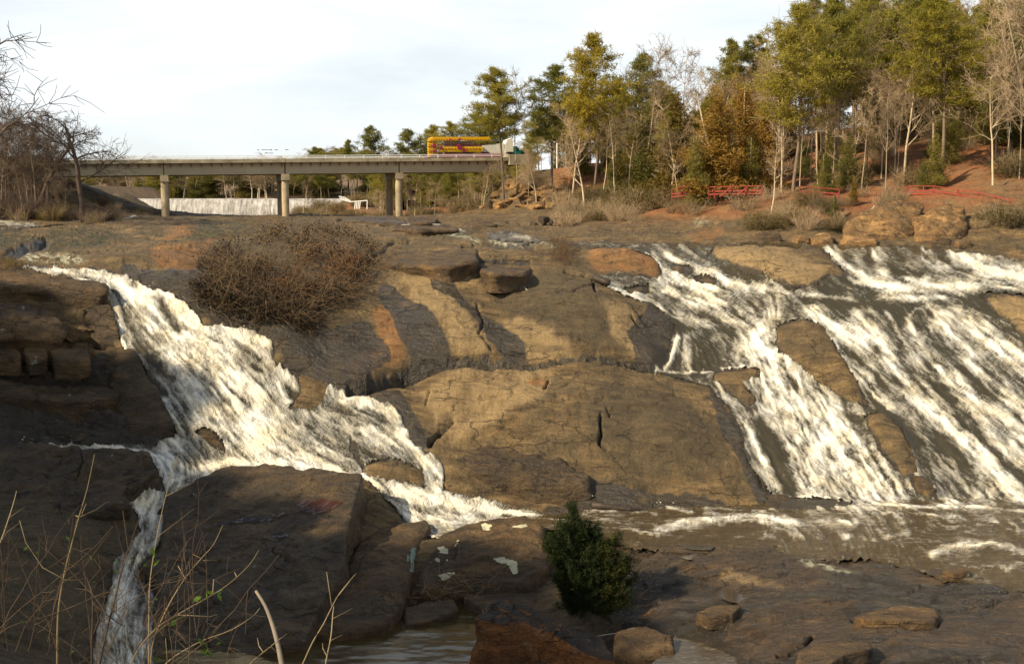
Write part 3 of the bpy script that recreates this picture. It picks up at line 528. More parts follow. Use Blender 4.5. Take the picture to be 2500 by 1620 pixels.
def rock_material(name, hasattrs=True, tint=(1, 1, 1), wetness=0.0, patina=False):
    m, t, b = mat_new(name); pos = mapping(t)
    band = mapping(t, (0.5, 1.7, 1.5), (0.35, 0.1, 0.5))
    li = noise(t, mapping(t, (0.30, 1.5, 1.2), (0.5, 0.5, 0.75)), 1.0, 8, 0.68, 1.2); n1 = noise(t, pos, 0.35, 6, 0.6); n2 = noise(t, band, 0.8, 7, 0.62, 0.6); n3 = noise(t, pos, 4.0, 6, 0.65); n4 = noise(t, pos, 0.9, 8, 0.7, 0.3)
    c = ramp(t, n2, [(0.30, (0.050, 0.031, 0.012)), (0.48, (0.155, 0.096, 0.036)), (0.66, (0.28, 0.182, 0.072))])
    c = mixc(t, mrange(t, n1, 0.40, 0.62, 0, 0.75), c, (0.085, 0.062, 0.030))
    c = mixc(t, mrange(t, n4, 0.56, 0.68, 0, 0.6), c, (0.190, 0.108, 0.042))
    c = mixc(t, mrange(t, n3, 0.54, 0.70, 0, 0.7), c, (0.030, 0.023, 0.013))
    if hasattrs:
        a1 = attr(t, 'stain'); a2 = attr(t, 'cover'); a3 = attr(t, 'zone')
        edge = mth(t, 'MULTIPLY', mth(t, 'SUBTRACT', noise(t, mapping(t, (1.5, .5, .5), (0, 0, -.5)), .8, 8, .65, .4), .5), 1.5)
        def crisp(x, w_=.13): return mrange(t, mth(t, 'ADD', x, edge), .5 - w_, .5 + w_)
        streak = noise(t, mapping(t, (1.0, 0.22, 0.22), (0, 0, -0.5)), 1.0, 6)
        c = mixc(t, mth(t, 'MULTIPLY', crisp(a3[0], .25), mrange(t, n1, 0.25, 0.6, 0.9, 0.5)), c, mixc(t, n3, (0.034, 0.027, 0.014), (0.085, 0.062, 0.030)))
        sl = noise(t, mapping(t, (.35, 1.6, 1.2), (0, 0, .06)), 1.3, 9, .72, .5); sw_ = mth(t, 'MULTIPLY', crisp(a3[1], .3), mrange(t, n1, .3, .5, 1.0, .8))
        c = mixc(t, sw_, c, ramp(t, sl, [(.36, (.012, .008, .005)), (.50, (.048, .027, .012)), (.61, (.095, .054, .024)), (.72, (.21, .14, .075))]))
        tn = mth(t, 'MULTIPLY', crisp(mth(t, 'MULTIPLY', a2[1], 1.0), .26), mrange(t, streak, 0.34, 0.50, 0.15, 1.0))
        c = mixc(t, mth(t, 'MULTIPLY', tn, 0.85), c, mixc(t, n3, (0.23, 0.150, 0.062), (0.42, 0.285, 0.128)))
        og = mth(t, 'MULTIPLY', crisp(a1[0], .2), mrange(t, n4, 0.35, 0.6, 0.4, 1.0), True)
        c = mixc(t, og, c, mixc(t, n2, (0.19, 0.080, 0.020), (0.34, 0.165, 0.055)))
        ms = mth(t, 'MULTIPLY', a1[1], mrange(t, noise(t, pos, 1.6, 6, 0.7), 0.42, 0.52), True)
        c = mixc(t, ms, c, mixc(t, n3, (0.018, 0.021, 0.005), (0.050, 0.048, 0.012)))
        lc = mth(t, 'MULTIPLY', a1[2], mrange(t, noise(t, pos, 2.6, 5, 0.7), 0.47, 0.53), True)
        c = mixc(t, lc, c, (0.52, 0.50, 0.34))
        lit = mixc(t, noise(t, pos, 1.4, 8, 0.75), (0.085, 0.040, 0.016), (0.44, 0.165, 0.050))
        lit = mixc(t, mrange(t, noise(t, pos, 0.14, 4), 0.50, 0.66, 0, .8), lit, mixc(t, n3, (0.12, 0.080, 0.03), (0.30, 0.19, 0.085)))
        c = mixc(t, a2[2], c, lit)
        wt = mth(t, 'MULTIPLY', crisp(a2[0], .10), mrange(t, noise(t, pos, 0.7, 5, 0.6), 0.28, 0.42, .35, 1.0), True)
        c = mixc(t, mth(t, 'MULTIPLY', wt, 0.86), c, mixc(t, n4, (0.010, 0.009, 0.008), (0.042, 0.034, 0.022)))
        wr_ = mth(t, 'ADD', mth(t, 'MULTIPLY', wt, 0.52), mth(t, 'MULTIPLY', sw_, mrange(t, sl, .45, .6, .62, .25)), True)
        t.links.new(mth(t, 'SUBTRACT', 0.85, mth(t, 'MINIMUM', wr_, .62)), b.inputs['Roughness'])
    else:
        if tint != (1, 1, 1): c = mixc(t, 1.0, c, tint, 'MULTIPLY')
        b.inputs['Roughness'].default_value = 0.82 - wetness * 0.4
        if patina:
            g_ = t.nodes.new('ShaderNodeNewGeometry'); sz = t.nodes.new('ShaderNodeSeparateXYZ'); t.links.new(g_.outputs['Normal'], sz.inputs[0]); pt = mrange(t, mth(t, 'ADD', sz.outputs['Z'], mth(t, 'MULTIPLY', n4, .9)), .95, 1.25)
            c = mixc(t, pt, c, mixc(t, n3, (.030, .022, .016), (.085, .062, .045)))
        lc = mrange(t, noise(t, pos, 0.8, 9, 0.78, 0.2), 0.635, 0.66, 0, 0.8)
        c = mixc(t, lc, c, (0.42, 0.42, 0.33))
    # small joints: dark thin lines
    w_ = nd(t, 'ShaderNodeTexVoronoi', feature='DISTANCE_TO_EDGE'); w_.inputs['Scale'].default_value = 0.42; w_.inputs['Randomness'].default_value = 1
    vm = mapping(t, (0.6, 1.0, 1.9), (0.2, 0.3, 0.6)); dn = nd(t, 'ShaderNodeTexNoise'); dn.inputs['Scale'].default_value = 1.6; dn.inputs['Detail'].default_value = 6
    t.links.new(vm, dn.inputs['Vector']); sc = nd(t, 'ShaderNodeVectorMath', operation='SCALE'); sc.inputs['Scale'].default_value = 1.1; t.links.new(dn.outputs['Color'], sc.inputs[0])
    ad = nd(t, 'ShaderNodeVectorMath', operation='ADD'); t.links.new(vm, ad.inputs[0]); t.links.new(sc.outputs[0], ad.inputs[1]); t.links.new(ad.outputs[0], w_.inputs['Vector'])
    cm = mrange(t, w_.outputs['Distance'], 0.0, 0.02, 1, 0); keep = mrange(t, noise(t, pos, 0.5, 3), 0.46, 0.56)
    ck = mth(t, 'MULTIPLY', cm, keep)
    if hasattrs: ck = mth(t, 'MULTIPLY', ck, mth(t, 'SUBTRACT', 1.0, a2[2]))
    c = mixc(t, mth(t, 'MULTIPLY', ck, 0.6), c, (0.02, 0.015, 0.01))
    n5 = noise(t, pos, 13.0, 4, .75); c = mixc(t, mrange(t, n5, .50, .66, 0, .55), c, (.030, .022, .013)); c = mixc(t, mrange(t, n5, .42, .34, 0, .30), c, (.34, .25, .14))
    lm = mrange(t, li, 0.36, 0.48, 0.45, 0.0)
    c = mixc(t, lm, c, (0.022, 0.016, 0.009)); c = mixc(t, mrange(t, li, .60, .72, 0, .22), c, (.30, .20, .10))
    t.links.new(c, b.inputs['Base Color']); b.inputs['Specular IOR Level'].default_value = 0.45
    h = mth(t, 'ADD', mth(t, 'MULTIPLY', n2, 1.2), mth(t, 'ADD', mth(t, 'MULTIPLY', n3, 0.35), mth(t, 'MULTIPLY', n4, 0.8)))
    h = mth(t, 'SUBTRACT', h, mth(t, 'MULTIPLY', ck, 0.5)); h = mth(t, 'ADD', h, mth(t, 'MULTIPLY', li, 0.9))
    if hasattrs: h = mth(t, 'ADD', h, mth(t, 'MULTIPLY', mth(t, 'MULTIPLY', sl, sw_), 1.6))
    h = mth(t, 'ADD', h, mth(t, 'MULTIPLY', n5, .22)); bump(t, b, h, 0.8 if hasattrs else 0.95, 0.35)
    return m
M_rock = rock_material('bedrock')
Vt = np.stack([X1, Y1, Z1], -1).reshape(-1, 3)
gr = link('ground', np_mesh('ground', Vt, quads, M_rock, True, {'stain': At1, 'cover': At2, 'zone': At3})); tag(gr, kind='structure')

# ---------------------------------------------------------------- water laid on the relief
def water_material(falls=True):
    m, t, b = mat_new('falling water' if falls else 'river water'); a = attr(t, 'foam'); pos = mapping(t)
    def axes(f_, sc):
        f_ = Vector(f_).normalized(); p_ = f_.cross(Vector((0, .5, .9))).normalized(); q_ = f_.cross(p_); cx_ = nd(t, 'ShaderNodeCombineXYZ')
        for i, (ax, s_) in enumerate(zip((f_, p_, q_), sc)):
            dt = nd(t, 'ShaderNodeVectorMath', operation='DOT_PRODUCT'); t.links.new(pos, dt.inputs[0]); dt.inputs[1].default_value = tuple(ax * s_); t.links.new(dt.outputs['Value'], cx_.inputs[i])
        return cx_.outputs[0]
    fl = (.48, -.64, -.60) if falls else (1, .1, 0)
    fine = noise(t, axes(fl, (.9, 4.2, 2.6) if falls else (.7, 1.0, 2.4)), 1.35, 5, 0.7, 0.7); mid = noise(t, axes(fl, (.35, 1.3, .9) if falls else (.3, .5, .9)), 1.2, 6, 0.68, 1.0); vf = noise(t, axes(fl, (3.5, 11, 8) if falls else (3, 4, 8)), 1.4, 3, 0.7, .5)
    f = mth(t, 'ADD', a[0], mth(t, 'MULTIPLY', mth(t, 'SUBTRACT', fine, 0.5), 1.05))
    f = mth(t, 'ADD', f, mth(t, 'MULTIPLY', mth(t, 'SUBTRACT', mid, 0.5), 0.55))
    f = mth(t, 'ADD', f, mth(t, 'MULTIPLY', mth(t, 'SUBTRACT', vf, 0.5), 0.6))
    k = mth(t, 'POWER', mrange(t, f, 0.16, 0.96), 1.3)
    base = mixc(t, mid, (0.020, 0.019, 0.012), (0.070, 0.056, 0.030)) if falls else mixc(t, mid, (0.034, 0.023, 0.009), (0.090, 0.060, 0.022))
    c = mixc(t, k, base, mixc(t, mrange(t, noise(t, pos, 0.6, 4), 0.35, 0.65), (0.80, 0.77, 0.68), (0.80, 0.70, 0.50)))
    t.links.new(c, b.inputs['Base Color']); t.links.new(mrange(t, k, 0, 1, 0.16, 0.75), b.inputs['Roughness'])
    b.inputs['IOR'].default_value = 1.33
    al = mrange(t, mth(t, 'ADD', a[1], mth(t, 'MULTIPLY', mth(t, 'SUBTRACT', mth(t, 'ADD', fine, vf), 1.0), 1.1)), 0.38, 0.52); t.links.new(al, b.inputs['Alpha'])
    h = mth(t, 'ADD', mth(t, 'MULTIPLY', k, 0.6), mth(t, 'ADD', mth(t, 'MULTIPLY', fine, 0.5), mth(t, 'MULTIPLY', mid, 0.7)))
    bump(t, b, h, 0.7 if falls else 0.9, 0.20); return m
M_water = water_material(); M_river = water_material(False)
foam_v = samp(FOAM, warp=4.5, ws=20, seed=66); wh_v = samp(WH)
Zs = np.where(True, Z, Z)
def water_sheet(name, mask, label=None, level=None, lift=0.02, grow=0):
    if grow: mask = (blur(mask, grow) > 0.02) * 1.0
    mv = samp(blur(mask, 1.0), warp=7.0, ws=11, seed=60)
    ok = mv > 0.12
    q = quads.reshape(NR - 1, NC - 1, 4); sel = ok[:-1, :-1] & ok[:-1, 1:] & ok[1:, 1:] & ok[1:, :-1]
    qq = q[sel]
    if level is not None:
        z = np.full(Z.shape, level) + wh_v * 1.3 + 0.07 * fbm2(X * 0.9, Y * 1.8, 4, 71); y_ = Y; x_ = X
    else:
        z = np.maximum(Z, Z1 + 0.02) * 0.55 + (Z1 + 0.04) * 0.45 + lift + .02 + wh_v * 1.25 - 0.12 * (1 - sst(mv, 0.5, 0.95)); y_ = Y1 - wh_v * 1.1 * steep; x_ = X1
    V = np.stack([x_, y_, z], -1).reshape(-1, 3)
    used = np.unique(qq); re = np.full(NR * NC, -1); re[used] = np.arange(len(used))
    fo = np.stack([foam_v.ravel(), mv.ravel(), mv.ravel()], -1)[used]
    o = link(name, np_mesh(name, V[used], re[qq], M_water if name == 'waterfall' else M_river, True, {'foam': fo})); tag(o, kind='structure'); return o
water_sheet('waterfall', M_left); water_sheet('waterfall', M_right)
water_sheet('upper_river', M_up, lift=0.0)
water_sheet('plunge_pool', M_pool, level=-18.93, grow=9)

# thrown drops along the edges of the strongest white water
r_ = np.random.default_rng(91); fo_ = samp(np.clip(FO, 0, 1.5) * np.clip(M_left + M_right + M_pool, 0, 1)); cand = np.flatnonzero((fo_.ravel() > .55) & (Y.ravel() < 100)); pk = r_.choice(cand, 9000)
cp_ = np.stack([X1, Y1, np.maximum(Z, Z1)], -1).reshape(-1, 3)[pk] + r_.normal(size=(9000, 3)) * np.array([.16, .16, .10]) + np.array([.03, -.06, .20]); dd = r_.normal(size=(9000, 3, 3)) * r_.uniform(.010, .032, (9000, 1, 1))
m_sp, t, b = mat_new('white drops'); b.inputs['Base Color'].default_value = (.80, .77, .68, 1); b.inputs['Roughness'].default_value = .4
tag(link('spray', np_mesh('spray', (cp_[:, None] + dd).reshape(-1, 3), np.arange(27000).reshape(-1, 3), m_sp, False)), 'white drops flying up from the rushing falls', 'spray', kind='stuff')
# ---------------------------------------------------------------- boulders and loose slabs
M_dark = rock_material('wet dark stone', False, (0.50, 0.47, 0.44), 0.85)
M_brown = rock_material('brown stone', False, (0.74, 0.66, 0.58), 0.3)
M_ochre = rock_material('ochre stone', False, (1.75, 1.5, 1.3), 0.0)
M_orange = rock_material('rusty stone', False, (2.1, 1.35, 0.95), 0.1, True)
M_tanr = rock_material('tan stone', False, (2.3, 1.9, 1.5), 0.0)
def plane_through(p3):
    a = [P(*q) for q in p3]; A = np.array([[1, q[1], q[0]] for q in a]); return np.linalg.solve(A, np.array([q[2] for q in a]))
def boulder(name, outline, p3, mat, label, cat='boulder', drop=2.0, dome=0.0, rough=0.16, rnd=0.5, na=150, nr=30, nw=16, flare=0.25, seed=1, group=None, strata=0.10, undercut=0.0, parent=None):
    c = plane_through(p3); W = []
    for (u, v) in outline:
        d = P(u, v, 50.0) / 50.0        # direction with y = 1
        y = c[0] / (d[2] - c[1] - c[2] * d[0]); W.append((d[0] * y, y))
    W = np.array(W); cx, cy = W.mean(0)
    th = np.linspace(0, 2 * np.pi, na, endpoint=False); rr = np.zeros(na)
    for k, t in enumerate(th):
        dx, dy = math.cos(t), math.sin(t); best = 0
        for i in range(len(W)):
            x1, y1 = W[i] - (cx, cy); x2, y2 = W[(i + 1) % len(W)] - (cx, cy); ex, ey = x2 - x1, y2 - y1
            den = dx * ey - dy * ex
            if abs(den) < 1e-9: continue
            tt_ = (x1 * ey - y1 * ex) / den; ss = (x1 * dy - y1 * dx) / den
            if tt_ > 0 and -1e-6 <= ss <= 1 + 1e-6: best = max(best, tt_)
        rr[k] = best
    rr = np.where(rr == 0, np.median(rr), rr)
    kz = np.array([1, 2, 1]) / 4; rr = sum(kz[i] * np.roll(rr, i - 1) for i in range(3))
    rr *= 1 + 0.035 * fbm2(np.cos(th) * 3 + seed, np.sin(th) * 3, 3, seed)
    Rm = rr.mean()
    s_ = np.r_[np.linspace(0.02, 1, nr) ** 0.8, np.ones(nw)]; wallk = np.r_[np.zeros(nr), np.linspace(1.0 / nw, 1, nw)]
    S, T = np.meshgrid(s_, th, indexing='ij'); WK = np.repeat(wallk[:, None], na, 1); RR = np.repeat(rr[None], len(s_), 0)
    rad = S * RR + flare * WK - undercut * np.sin(np.pi * WK) ; x = cx + rad * np.cos(T); y = cy + rad * np.sin(T)
    z = c[0] + c[1] * y + c[2] * x + dome * (1 - S ** 2); de = np.clip((1 - S) * RR / rnd, 0, 1)
    z = z - rnd * 0.6 * (1 - np.sqrt(np.clip(1 - (1 - de) ** 2, 0, 1))) - WK * drop
    V = np.stack([x, y, z], -1); n_ = len(s_)
    # facet-like relief, sheet edges and grain pushed along the outward direction
    o = np.stack([np.cos(T) * (S ** 3) * (0.3 + WK), np.sin(T) * (S ** 3) * (0.3 + WK), 1 - 0.8 * WK], -1); o /= np.linalg.norm(o, axis=-1, keepdims=True)
    b1 = fbm3(x * .45 + seed, y * .45, z * .8, 3, seed); cell = vn3(x * .8, y * .8, z * 1.4, seed + 3)
    st = (z * 1.0 + 0.22 * x - .15 * y + 0.6 * fbm3(x * .3, y * .3, z * .3, 2, seed + 9)) / 0.55; st = st - np.floor(st); st = sst(st, .72, .98) - st
    d = rough * (2.0 * b1 + 0.7 * np.round(cell * 3) / 3 + 0.5 * fbm3(x * 2.2, y * 2.2, z * 3.2, 3, seed + 5)) + strata * st * (0.4 + 1.6 * WK) + .035 * fbm3(x * 3.1, y * 3.1, z * 4.5, 3, seed + 17) + rough * 1.2 * fbm3((x * .8 + y * .6) * .35 + seed, (y * .8 - x * .6) * 1.9, z * 1.3, 4, seed + 13)
    crk = np.abs(fbm3(x * .35 + 9, y * .35, z * .5, 3, seed + 21)); d -= rough * 1.0 * np.exp(-(crk / 0.014) ** 2) * sst(vn3(x * .22, y * .22, z * .3, seed + 31), .5, .62)
    V = V + o * d[..., None]
    V = V.reshape(-1, 3); idx_ = np.arange(n_ * na).reshape(n_, na); nx = np.roll(idx_, -1, 1)
    q = np.stack([idx_[:-1], idx_[1:], nx[1:], nx[:-1]], -1).reshape(-1, 4)
    ce = V[:na].mean(0); V = np.vstack([V, ce]); ci = len(V) - 1
    capq = np.stack([np.full(na, ci), idx_[0], nx[0], np.full(na, ci)], -1)
    me = np_mesh(name, V - np.array([cx, cy, ce[2]]), q, mat, True)
    # close the crown with triangles
    import bmesh as _b
    bm = _b.new(); bm.from_mesh(me); bm.verts.ensure_lookup_table()
    for k in range(na): 
        try: bm.faces.new((bm.verts[ci], bm.verts[int(idx_[0][k])], bm.verts[int(nx[0][k])])).smooth = True
        except ValueError: pass
    _b.ops.recalc_face_normals(bm, faces=bm.faces); bm.to_mesh(me); bm.free()
    o_ = link(name, me, None, (cx, cy, ce[2])); tag(o_, label, cat, group); return o_

B1 = boulder('boulder', [(400,1215),(480,1172),(561,1139),(650,1129),(740,1143),(890,1151),(872,1205),(856,1250),(846,1310),(838,1370),(800,1440),(775,1490),(745,1560),(600,1598),(420,1604),(372,1515),(388,1440),(354,1378),(394,1319),(402,1252)],
        [(640,1128,64.5),(400,1250,60.5),(600,1600,49.3)], M_dark, 'largest dark tilted slab in the foreground, right of the narrow left channel', drop=5.2, rough=0.17, na=300, nr=80, rnd=0.25, flare=0.5, seed=3, strata=.10)
B2 = boulder('boulder', [(880,1330),(900,1298),(935,1285),(985,1274),(1042,1272),(1054,1290),(1030,1320),(1012,1350),(1002,1400),(990,1440),(980,1480),(940,1522),(860,1542),(795,1545),(765,1530),(790,1460),(830,1400)],
        [(1000,1274,62.5),(800,1450,54.5),(950,1500,52.8)], M_brown, 'smooth brown rock hump just right of the largest foreground slab', drop=3.6, dome=0.5, rough=0.12, na=220, nr=50, rnd=.3, seed=5)
B3 = boulder('boulder', [(1052,1335),(1075,1302),(1110,1285),(1190,1264),(1260,1260),(1330,1277),(1350,1330),(1335,1390),(1290,1425),(1200,1435),(1080,1442),(1022,1440),(1018,1400),(1035,1365)],
        [(1190,1262,62.0),(1330,1330,59.5),(1080,1440,56.0)], M_brown, 'brown rock spotted with pale lichen, left of the green cedar', drop=3.2, dome=0.45, rough=0.16, na=200, nr=40, seed=8)
boulder('rock_slab', [(985,1482),(1040,1467),(1108,1463),(1118,1485),(1050,1515),(992,1527)], [(990,1480,54.5),(1110,1464,55),(1050,1515,53)], M_brown, 'small flat-topped dark block at the far edge of the brown pool', 'rock', drop=1.8, rough=0.07, na=90, nr=16, rnd=.2, seed=11, flare=.1)
boulder('rock_slab', [(1125,1455),(1250,1440),(1380,1440),(1500,1468),(1490,1515),(1400,1535),(1290,1500),(1180,1480)], [(1130,1455,55.5),(1490,1470,55.5),(1300,1500,53.5)], M_brown, 'long dark ledge running behind the rusty boulder under the cedar', 'rock', drop=2.2, rough=0.12, na=150, nr=24, rnd=.3, seed=12)
boulder('boulder', [(1155,1500),(1185,1478),(1225,1460),(1270,1474),(1314,1494),(1398,1530),(1465,1558),(1512,1598),(1480,1606),(1430,1592),(1370,1562),(1290,1536),(1200,1522)],
        [(1225,1458,-18.8),(1200,1520,-19.2),(1500,1597,-20.2)], M_orange, 'rusty orange boulder lying in the brown pool at the bottom edge', drop=2.2, dome=.15, rough=0.2, na=220, nr=44, rnd=.3, seed=14, flare=.15)
boulder('boulder', [(1500,1535),(1560,1518),(1640,1542),(1650,1580),(1570,1605),(1495,1585)], [(1500,1535,-19.6),(1640,1545,-19.6),(1570,1600,-20.0)], M_brown, 'low dark brown rock in shade right of the rusty boulder', drop=1.6, rough=0.12, na=100, nr=20, seed=15)
boulder('boulder', [(-140,1082),(160,1085),(300,1098),(368,1110),(382,1138),(345,1180),(302,1206),(325,1240),(250,1258),(130,1250),(0,1240),(-140,1240)], [(0,1080,65.8),(370,1112,64.6),(130,1245,60.0)], M_dark,
        'broad dark pitted rock on the left, its front undercut, below the side channel', drop=3.4, rough=0.24, na=240, nr=44, flare=-0.3, undercut=.5, seed=21, strata=.14)
boulder('boulder', [(-140,1335),(120,1322),(275,1348),(268,1400),(262,1450),(238,1505),(205,1640),(100,1660),(-140,1660)], [(100,1325,57.0),(240,1400,55.8),(100,1600,50.0)], M_dark, 'dark wet rock in the bottom left corner behind the bare twigs', drop=3.0, rough=0.2, na=180, nr=40, seed=22)
boulder('boulder', [(1085,1112),(1115,1092),(1180,1080),(1208,1064),(1258,1068),(1275,1092),(1340,1118),(1405,1140),(1440,1165),(1432,1185),(1380,1195),(1300,1190),(1180,1165),(1100,1150),(1080,1132)], [(1100,1110,68.3),(1400,1150,67.4),(1250,1185,65.6)], M_dark,
        'dark angular rock at the foot of the brown dome, beside the second cascade', drop=2.6, dome=.35, rough=0.22, na=200, nr=34, seed=24, strata=.14)
boulder('boulder', [(1878,1197),(1900,1192),(1928,1203),(1946,1222),(1920,1236),(1885,1238),(1866,1225)], [(1880,1195,67.3),(1945,1222,66.6),(1885,1236,65.8)], M_dark, 'small dark boulder at the right tip of the brown dome, beside the right falls', drop=1.0, rough=.1, na=80, nr=16, seed=26)
boulder('boulder', [(2226,1156),(2258,1158),(2290,1188),(2276,1212),(2245,1205),(2232,1180)], [(2230,1156,69.8),(2288,1190,68.8),(2245,1205,67.8)], M_dark, 'wet rounded rock poking out of the white water near the foot of the right falls', drop=1.0, dome=.2, rough=.1, na=80, nr=16, seed=27)
# stacked ledges of the dark cliff on the left
boulder('rock_slab', [(-160,660),(60,654),(150,664),(195,676),(262,690),(268,706),(190,704),(60,696),(-160,700)], [(0,655,77.6),(250,690,76.2),(0,700,74.4)], M_brown, 'top brown ledge of the dark cliff, right beside the lip of the left falls', 'ledge', drop=2.4, rough=0.16, na=220, nr=24, rnd=.6, undercut=.5, flare=-.2, seed=31, strata=.2)
boulder('rock_slab', [(-160,752),(-20,738),(60,735),(130,752),(165,792),(150,822),(60,812),(-160,808)], [(0,738,73.8),(150,800,72.2),(0,810,71.0)], M_brown, 'rounded brown rock in the middle of the dark cliff on the left', 'ledge', drop=1.6, dome=.4, rough=0.22, na=200, nr=30, rnd=.8, undercut=.3, flare=-.2, seed=32, strata=.12)
for i, (o_, lab) in enumerate([([(0,845),(35,842),(52,862),(48,872),(-5,870)], 'leftmost cracked block under the rounded rock of the cliff'), ([(58,845),(100,843),(112,852),(116,868),(70,870),(58,860)], 'square cracked block second from the left under the rounded rock'),
                               ([(120,850),(150,848),(215,852),(222,872),(190,882),(135,878)], 'widest cracked block, at the right end of the blocks under the rounded rock')]):
    boulder('rock_block', o_, [(0,842,71.8),(200,850,71.6),(100,872,70.4)], M_brown, lab, 'rock', drop=1.15, rough=0.07, na=70, nr=12, rnd=.2, flare=-.1, seed=40 + i, strata=.04)
boulder('rock_slab', [(-160,928),(40,930),(200,938),(285,945),(300,962),(200,974),(30,970),(-160,968)], [(0,928,70.6),(280,945,70.2),(100,972,68.6)], M_dark, 'dark wet ledge low in the cliff, above the side channel on the left', 'ledge', drop=1.9, rough=0.2, na=200, nr=26, rnd=.5, undercut=.3, flare=.1, seed=34, strata=.2)
boulder('rock_slab', [(252,852),(325,848),(350,892),(385,950),(405,990),(430,1035),(385,1052),(320,1048),(285,1000),(262,940)], [(300,850,73.2),(400,1030,67.6),(280,1000,69.2)], M_dark, 'glistening dark rock left of the main left cascade, streaked by thin trickles', 'rock', drop=1.6, dome=.4, rough=0.18, na=150, nr=30, seed=35)
boulder('rock_slab', [(200,706),(262,700),(272,740),(290,800),(250,812),(205,780)], [(230,702,76.4),(280,790,74.2),(210,780,74.4)], M_dark, 'dark rock face behind the thin trickles left of the falls', 'rock', drop=2.4, rough=0.2, na=120, nr=22, seed=36)
# outcrops on the far right bank
boulder('boulder', [(2058,548),(2100,515),(2155,492),(2200,484),(2258,488),(2248,520),(2232,560),(2218,583),(2140,574),(2085,580),(2058,575)], [(2200,486,107.5),(2060,560,101.6),(2220,578,101.0)], M_ochre, 'left of two great ochre domed outcrops on the right bank, hollow underneath', 'outcrop', drop=1.6, dome=.45, rough=0.22, na=200, nr=36, rnd=1.0, undercut=.8, flare=-.5, seed=51, strata=.38)
boulder('boulder', [(2228,535),(2268,508),(2320,497),(2358,505),(2360,550),(2342,585),(2290,592),(2235,588)], [(2320,498,107),(2230,560,101.5),(2330,588,100.2)], M_ochre, 'right of two great ochre domed outcrops on the right bank, below the red fence', 'outcrop', drop=1.6, dome=.45, rough=0.28, na=200, nr=36, rnd=1.0, flare=-.2, seed=52, strata=.38)
for i, (o_, y0_, lab) in enumerate([([(1840,572),(1875,567),(1908,574),(1905,584),(1860,586)], 100.5, 'flat dark rock at the far waterline beyond the tan slab'), ([(1972,584),(2000,572),(2030,572),(2034,584),(2005,588)], 100, 'slanted rock at the waterline left of the great outcrops'),
                               ([(2048,586),(2075,576),(2110,578),(2140,584),(2140,592),(2080,593)], 99.8, 'low rock at the waterline right below the left great outcrop'), ([(2248,586),(2290,582),(2325,586),(2322,597),(2260,597)], 99.6, 'dark-footed rock at the waterline below the right great outcrop'),
                               ([(2328,584),(2362,582),(2372,592),(2340,600)], 99.2, 'rightmost dark-footed rock at the waterline below the outcrops'), ([(1935,582),(1965,574),(1975,583),(1945,588)], 100.3, 'small pale rock at the waterline left of the slanted rock')]):
    boulder('rock_slab', o_, [(o_[0][0], o_[0][1], y0_ + .6), (o_[2][0], o_[1][1], y0_ + 1.6), (o_[-1][0], o_[-1][1], y0_ - .6)], M_ochre if i in (1, 2, 4, 5) else M_brown, lab, 'rock', drop=1.0, rough=0.12, na=80, nr=14, rnd=.3, seed=60 + i, flare=.1, dome=.2)
# ledges across the plateau
LED = [([(880,622),(935,598),(1010,588),(1100,590),(1165,605),(1170,622),(1100,634),(1000,632),(930,628)], [(900,620,90.5),(1150,605,91.5),(1050,590,97)], 'layered brown ledge across the brow of the middle rock, right of the vine thicket', M_brown, 0.9),
       ([(1172,606),(1200,596),(1290,600),(1310,612),(1285,628),(1200,630),(1170,622)], [(1180,605,92.5),(1300,612,91.8),(1230,597,97)], 'smaller brown ledge right of the layered ledge, left of the dry brush', M_brown, 0.8),
       ([(835,532),(900,528),(970,532),(1000,545),(900,542),(840,538)], [(840,532,133),(990,542,122),(920,529,138)], 'long low dark rock shelf on the plateau in front of the right pier', M_dark, 0.9),
       ([(985,530),(1040,527),(1070,536),(1060,545),(1000,544)], [(990,530,131),(1065,540,122),(1040,528,138)], 'rounded brown hump on the plateau below the right pier', M_brown, 1.0),
       ([(950,555),(1010,549),(1100,552),(1120,560),(1020,562)], [(950,556,108),(1110,558,107),(1020,550,114)], 'thin overhanging ledge in the middle of the plateau', M_brown, .6),
       ([(1120,545),(1160,537),(1200,542),(1215,550),(1150,552)], [(1120,546,118),(1210,549,116),(1160,538,128)], 'small grassy rock hump on the plateau, centre', M_brown, .6)]
for i, (o_, p_, lab, mt_, dr_) in enumerate(LED):
  lb_ = boulder('rock_slab', o_, p_, mt_, lab, 'ledge', drop=dr_ + .5, rough=0.13, na=130, nr=18, rnd=.35, seed=70 + i, flare=-.1, undercut=.2, strata=.12)
  if i < 2: lb_.location.z -= (.5, 1.2)[i]
# plates lying on the shelf at lower right
SH = [([(2080,1505),(2120,1492),(2200,1478),(2285,1482),(2292,1500),(2280,1518),(2200,1515),(2120,1512)], 'tan-edged flat plate on the wet shelf, lower right'), ([(1700,1496),(1745,1478),(1810,1478),(1790,1498),(1735,1508)], 'small dark plate beside the still puddle'),
      ([(1300*1+650,1590),(2020,1566),(2120,1560),(2135,1582),(2060,1600),(2000,1640),(1940,1640)], 'brown slab at the bottom edge of the shelf'), ([(2300,1395),(2360,1385),(2370,1392),(2330,1402)], 'thin plate at the water edge of the shelf, far right')]
for i, (o_, lab) in enumerate(SH):
    zz = [-18.25, -19.05, -18.2, -18.6, -18.6][i]
    boulder('rock_plate', o_, [(o_[0][0], o_[0][1], zz - .08), (o_[2][0], o_[2][1], zz), (o_[-1][0], o_[-1][1], zz - .06)], M_brown, lab, 'rock', drop=.5, rough=.05, na=100, nr=16, rnd=.1, seed=80 + i, flare=.05, strata=.03)

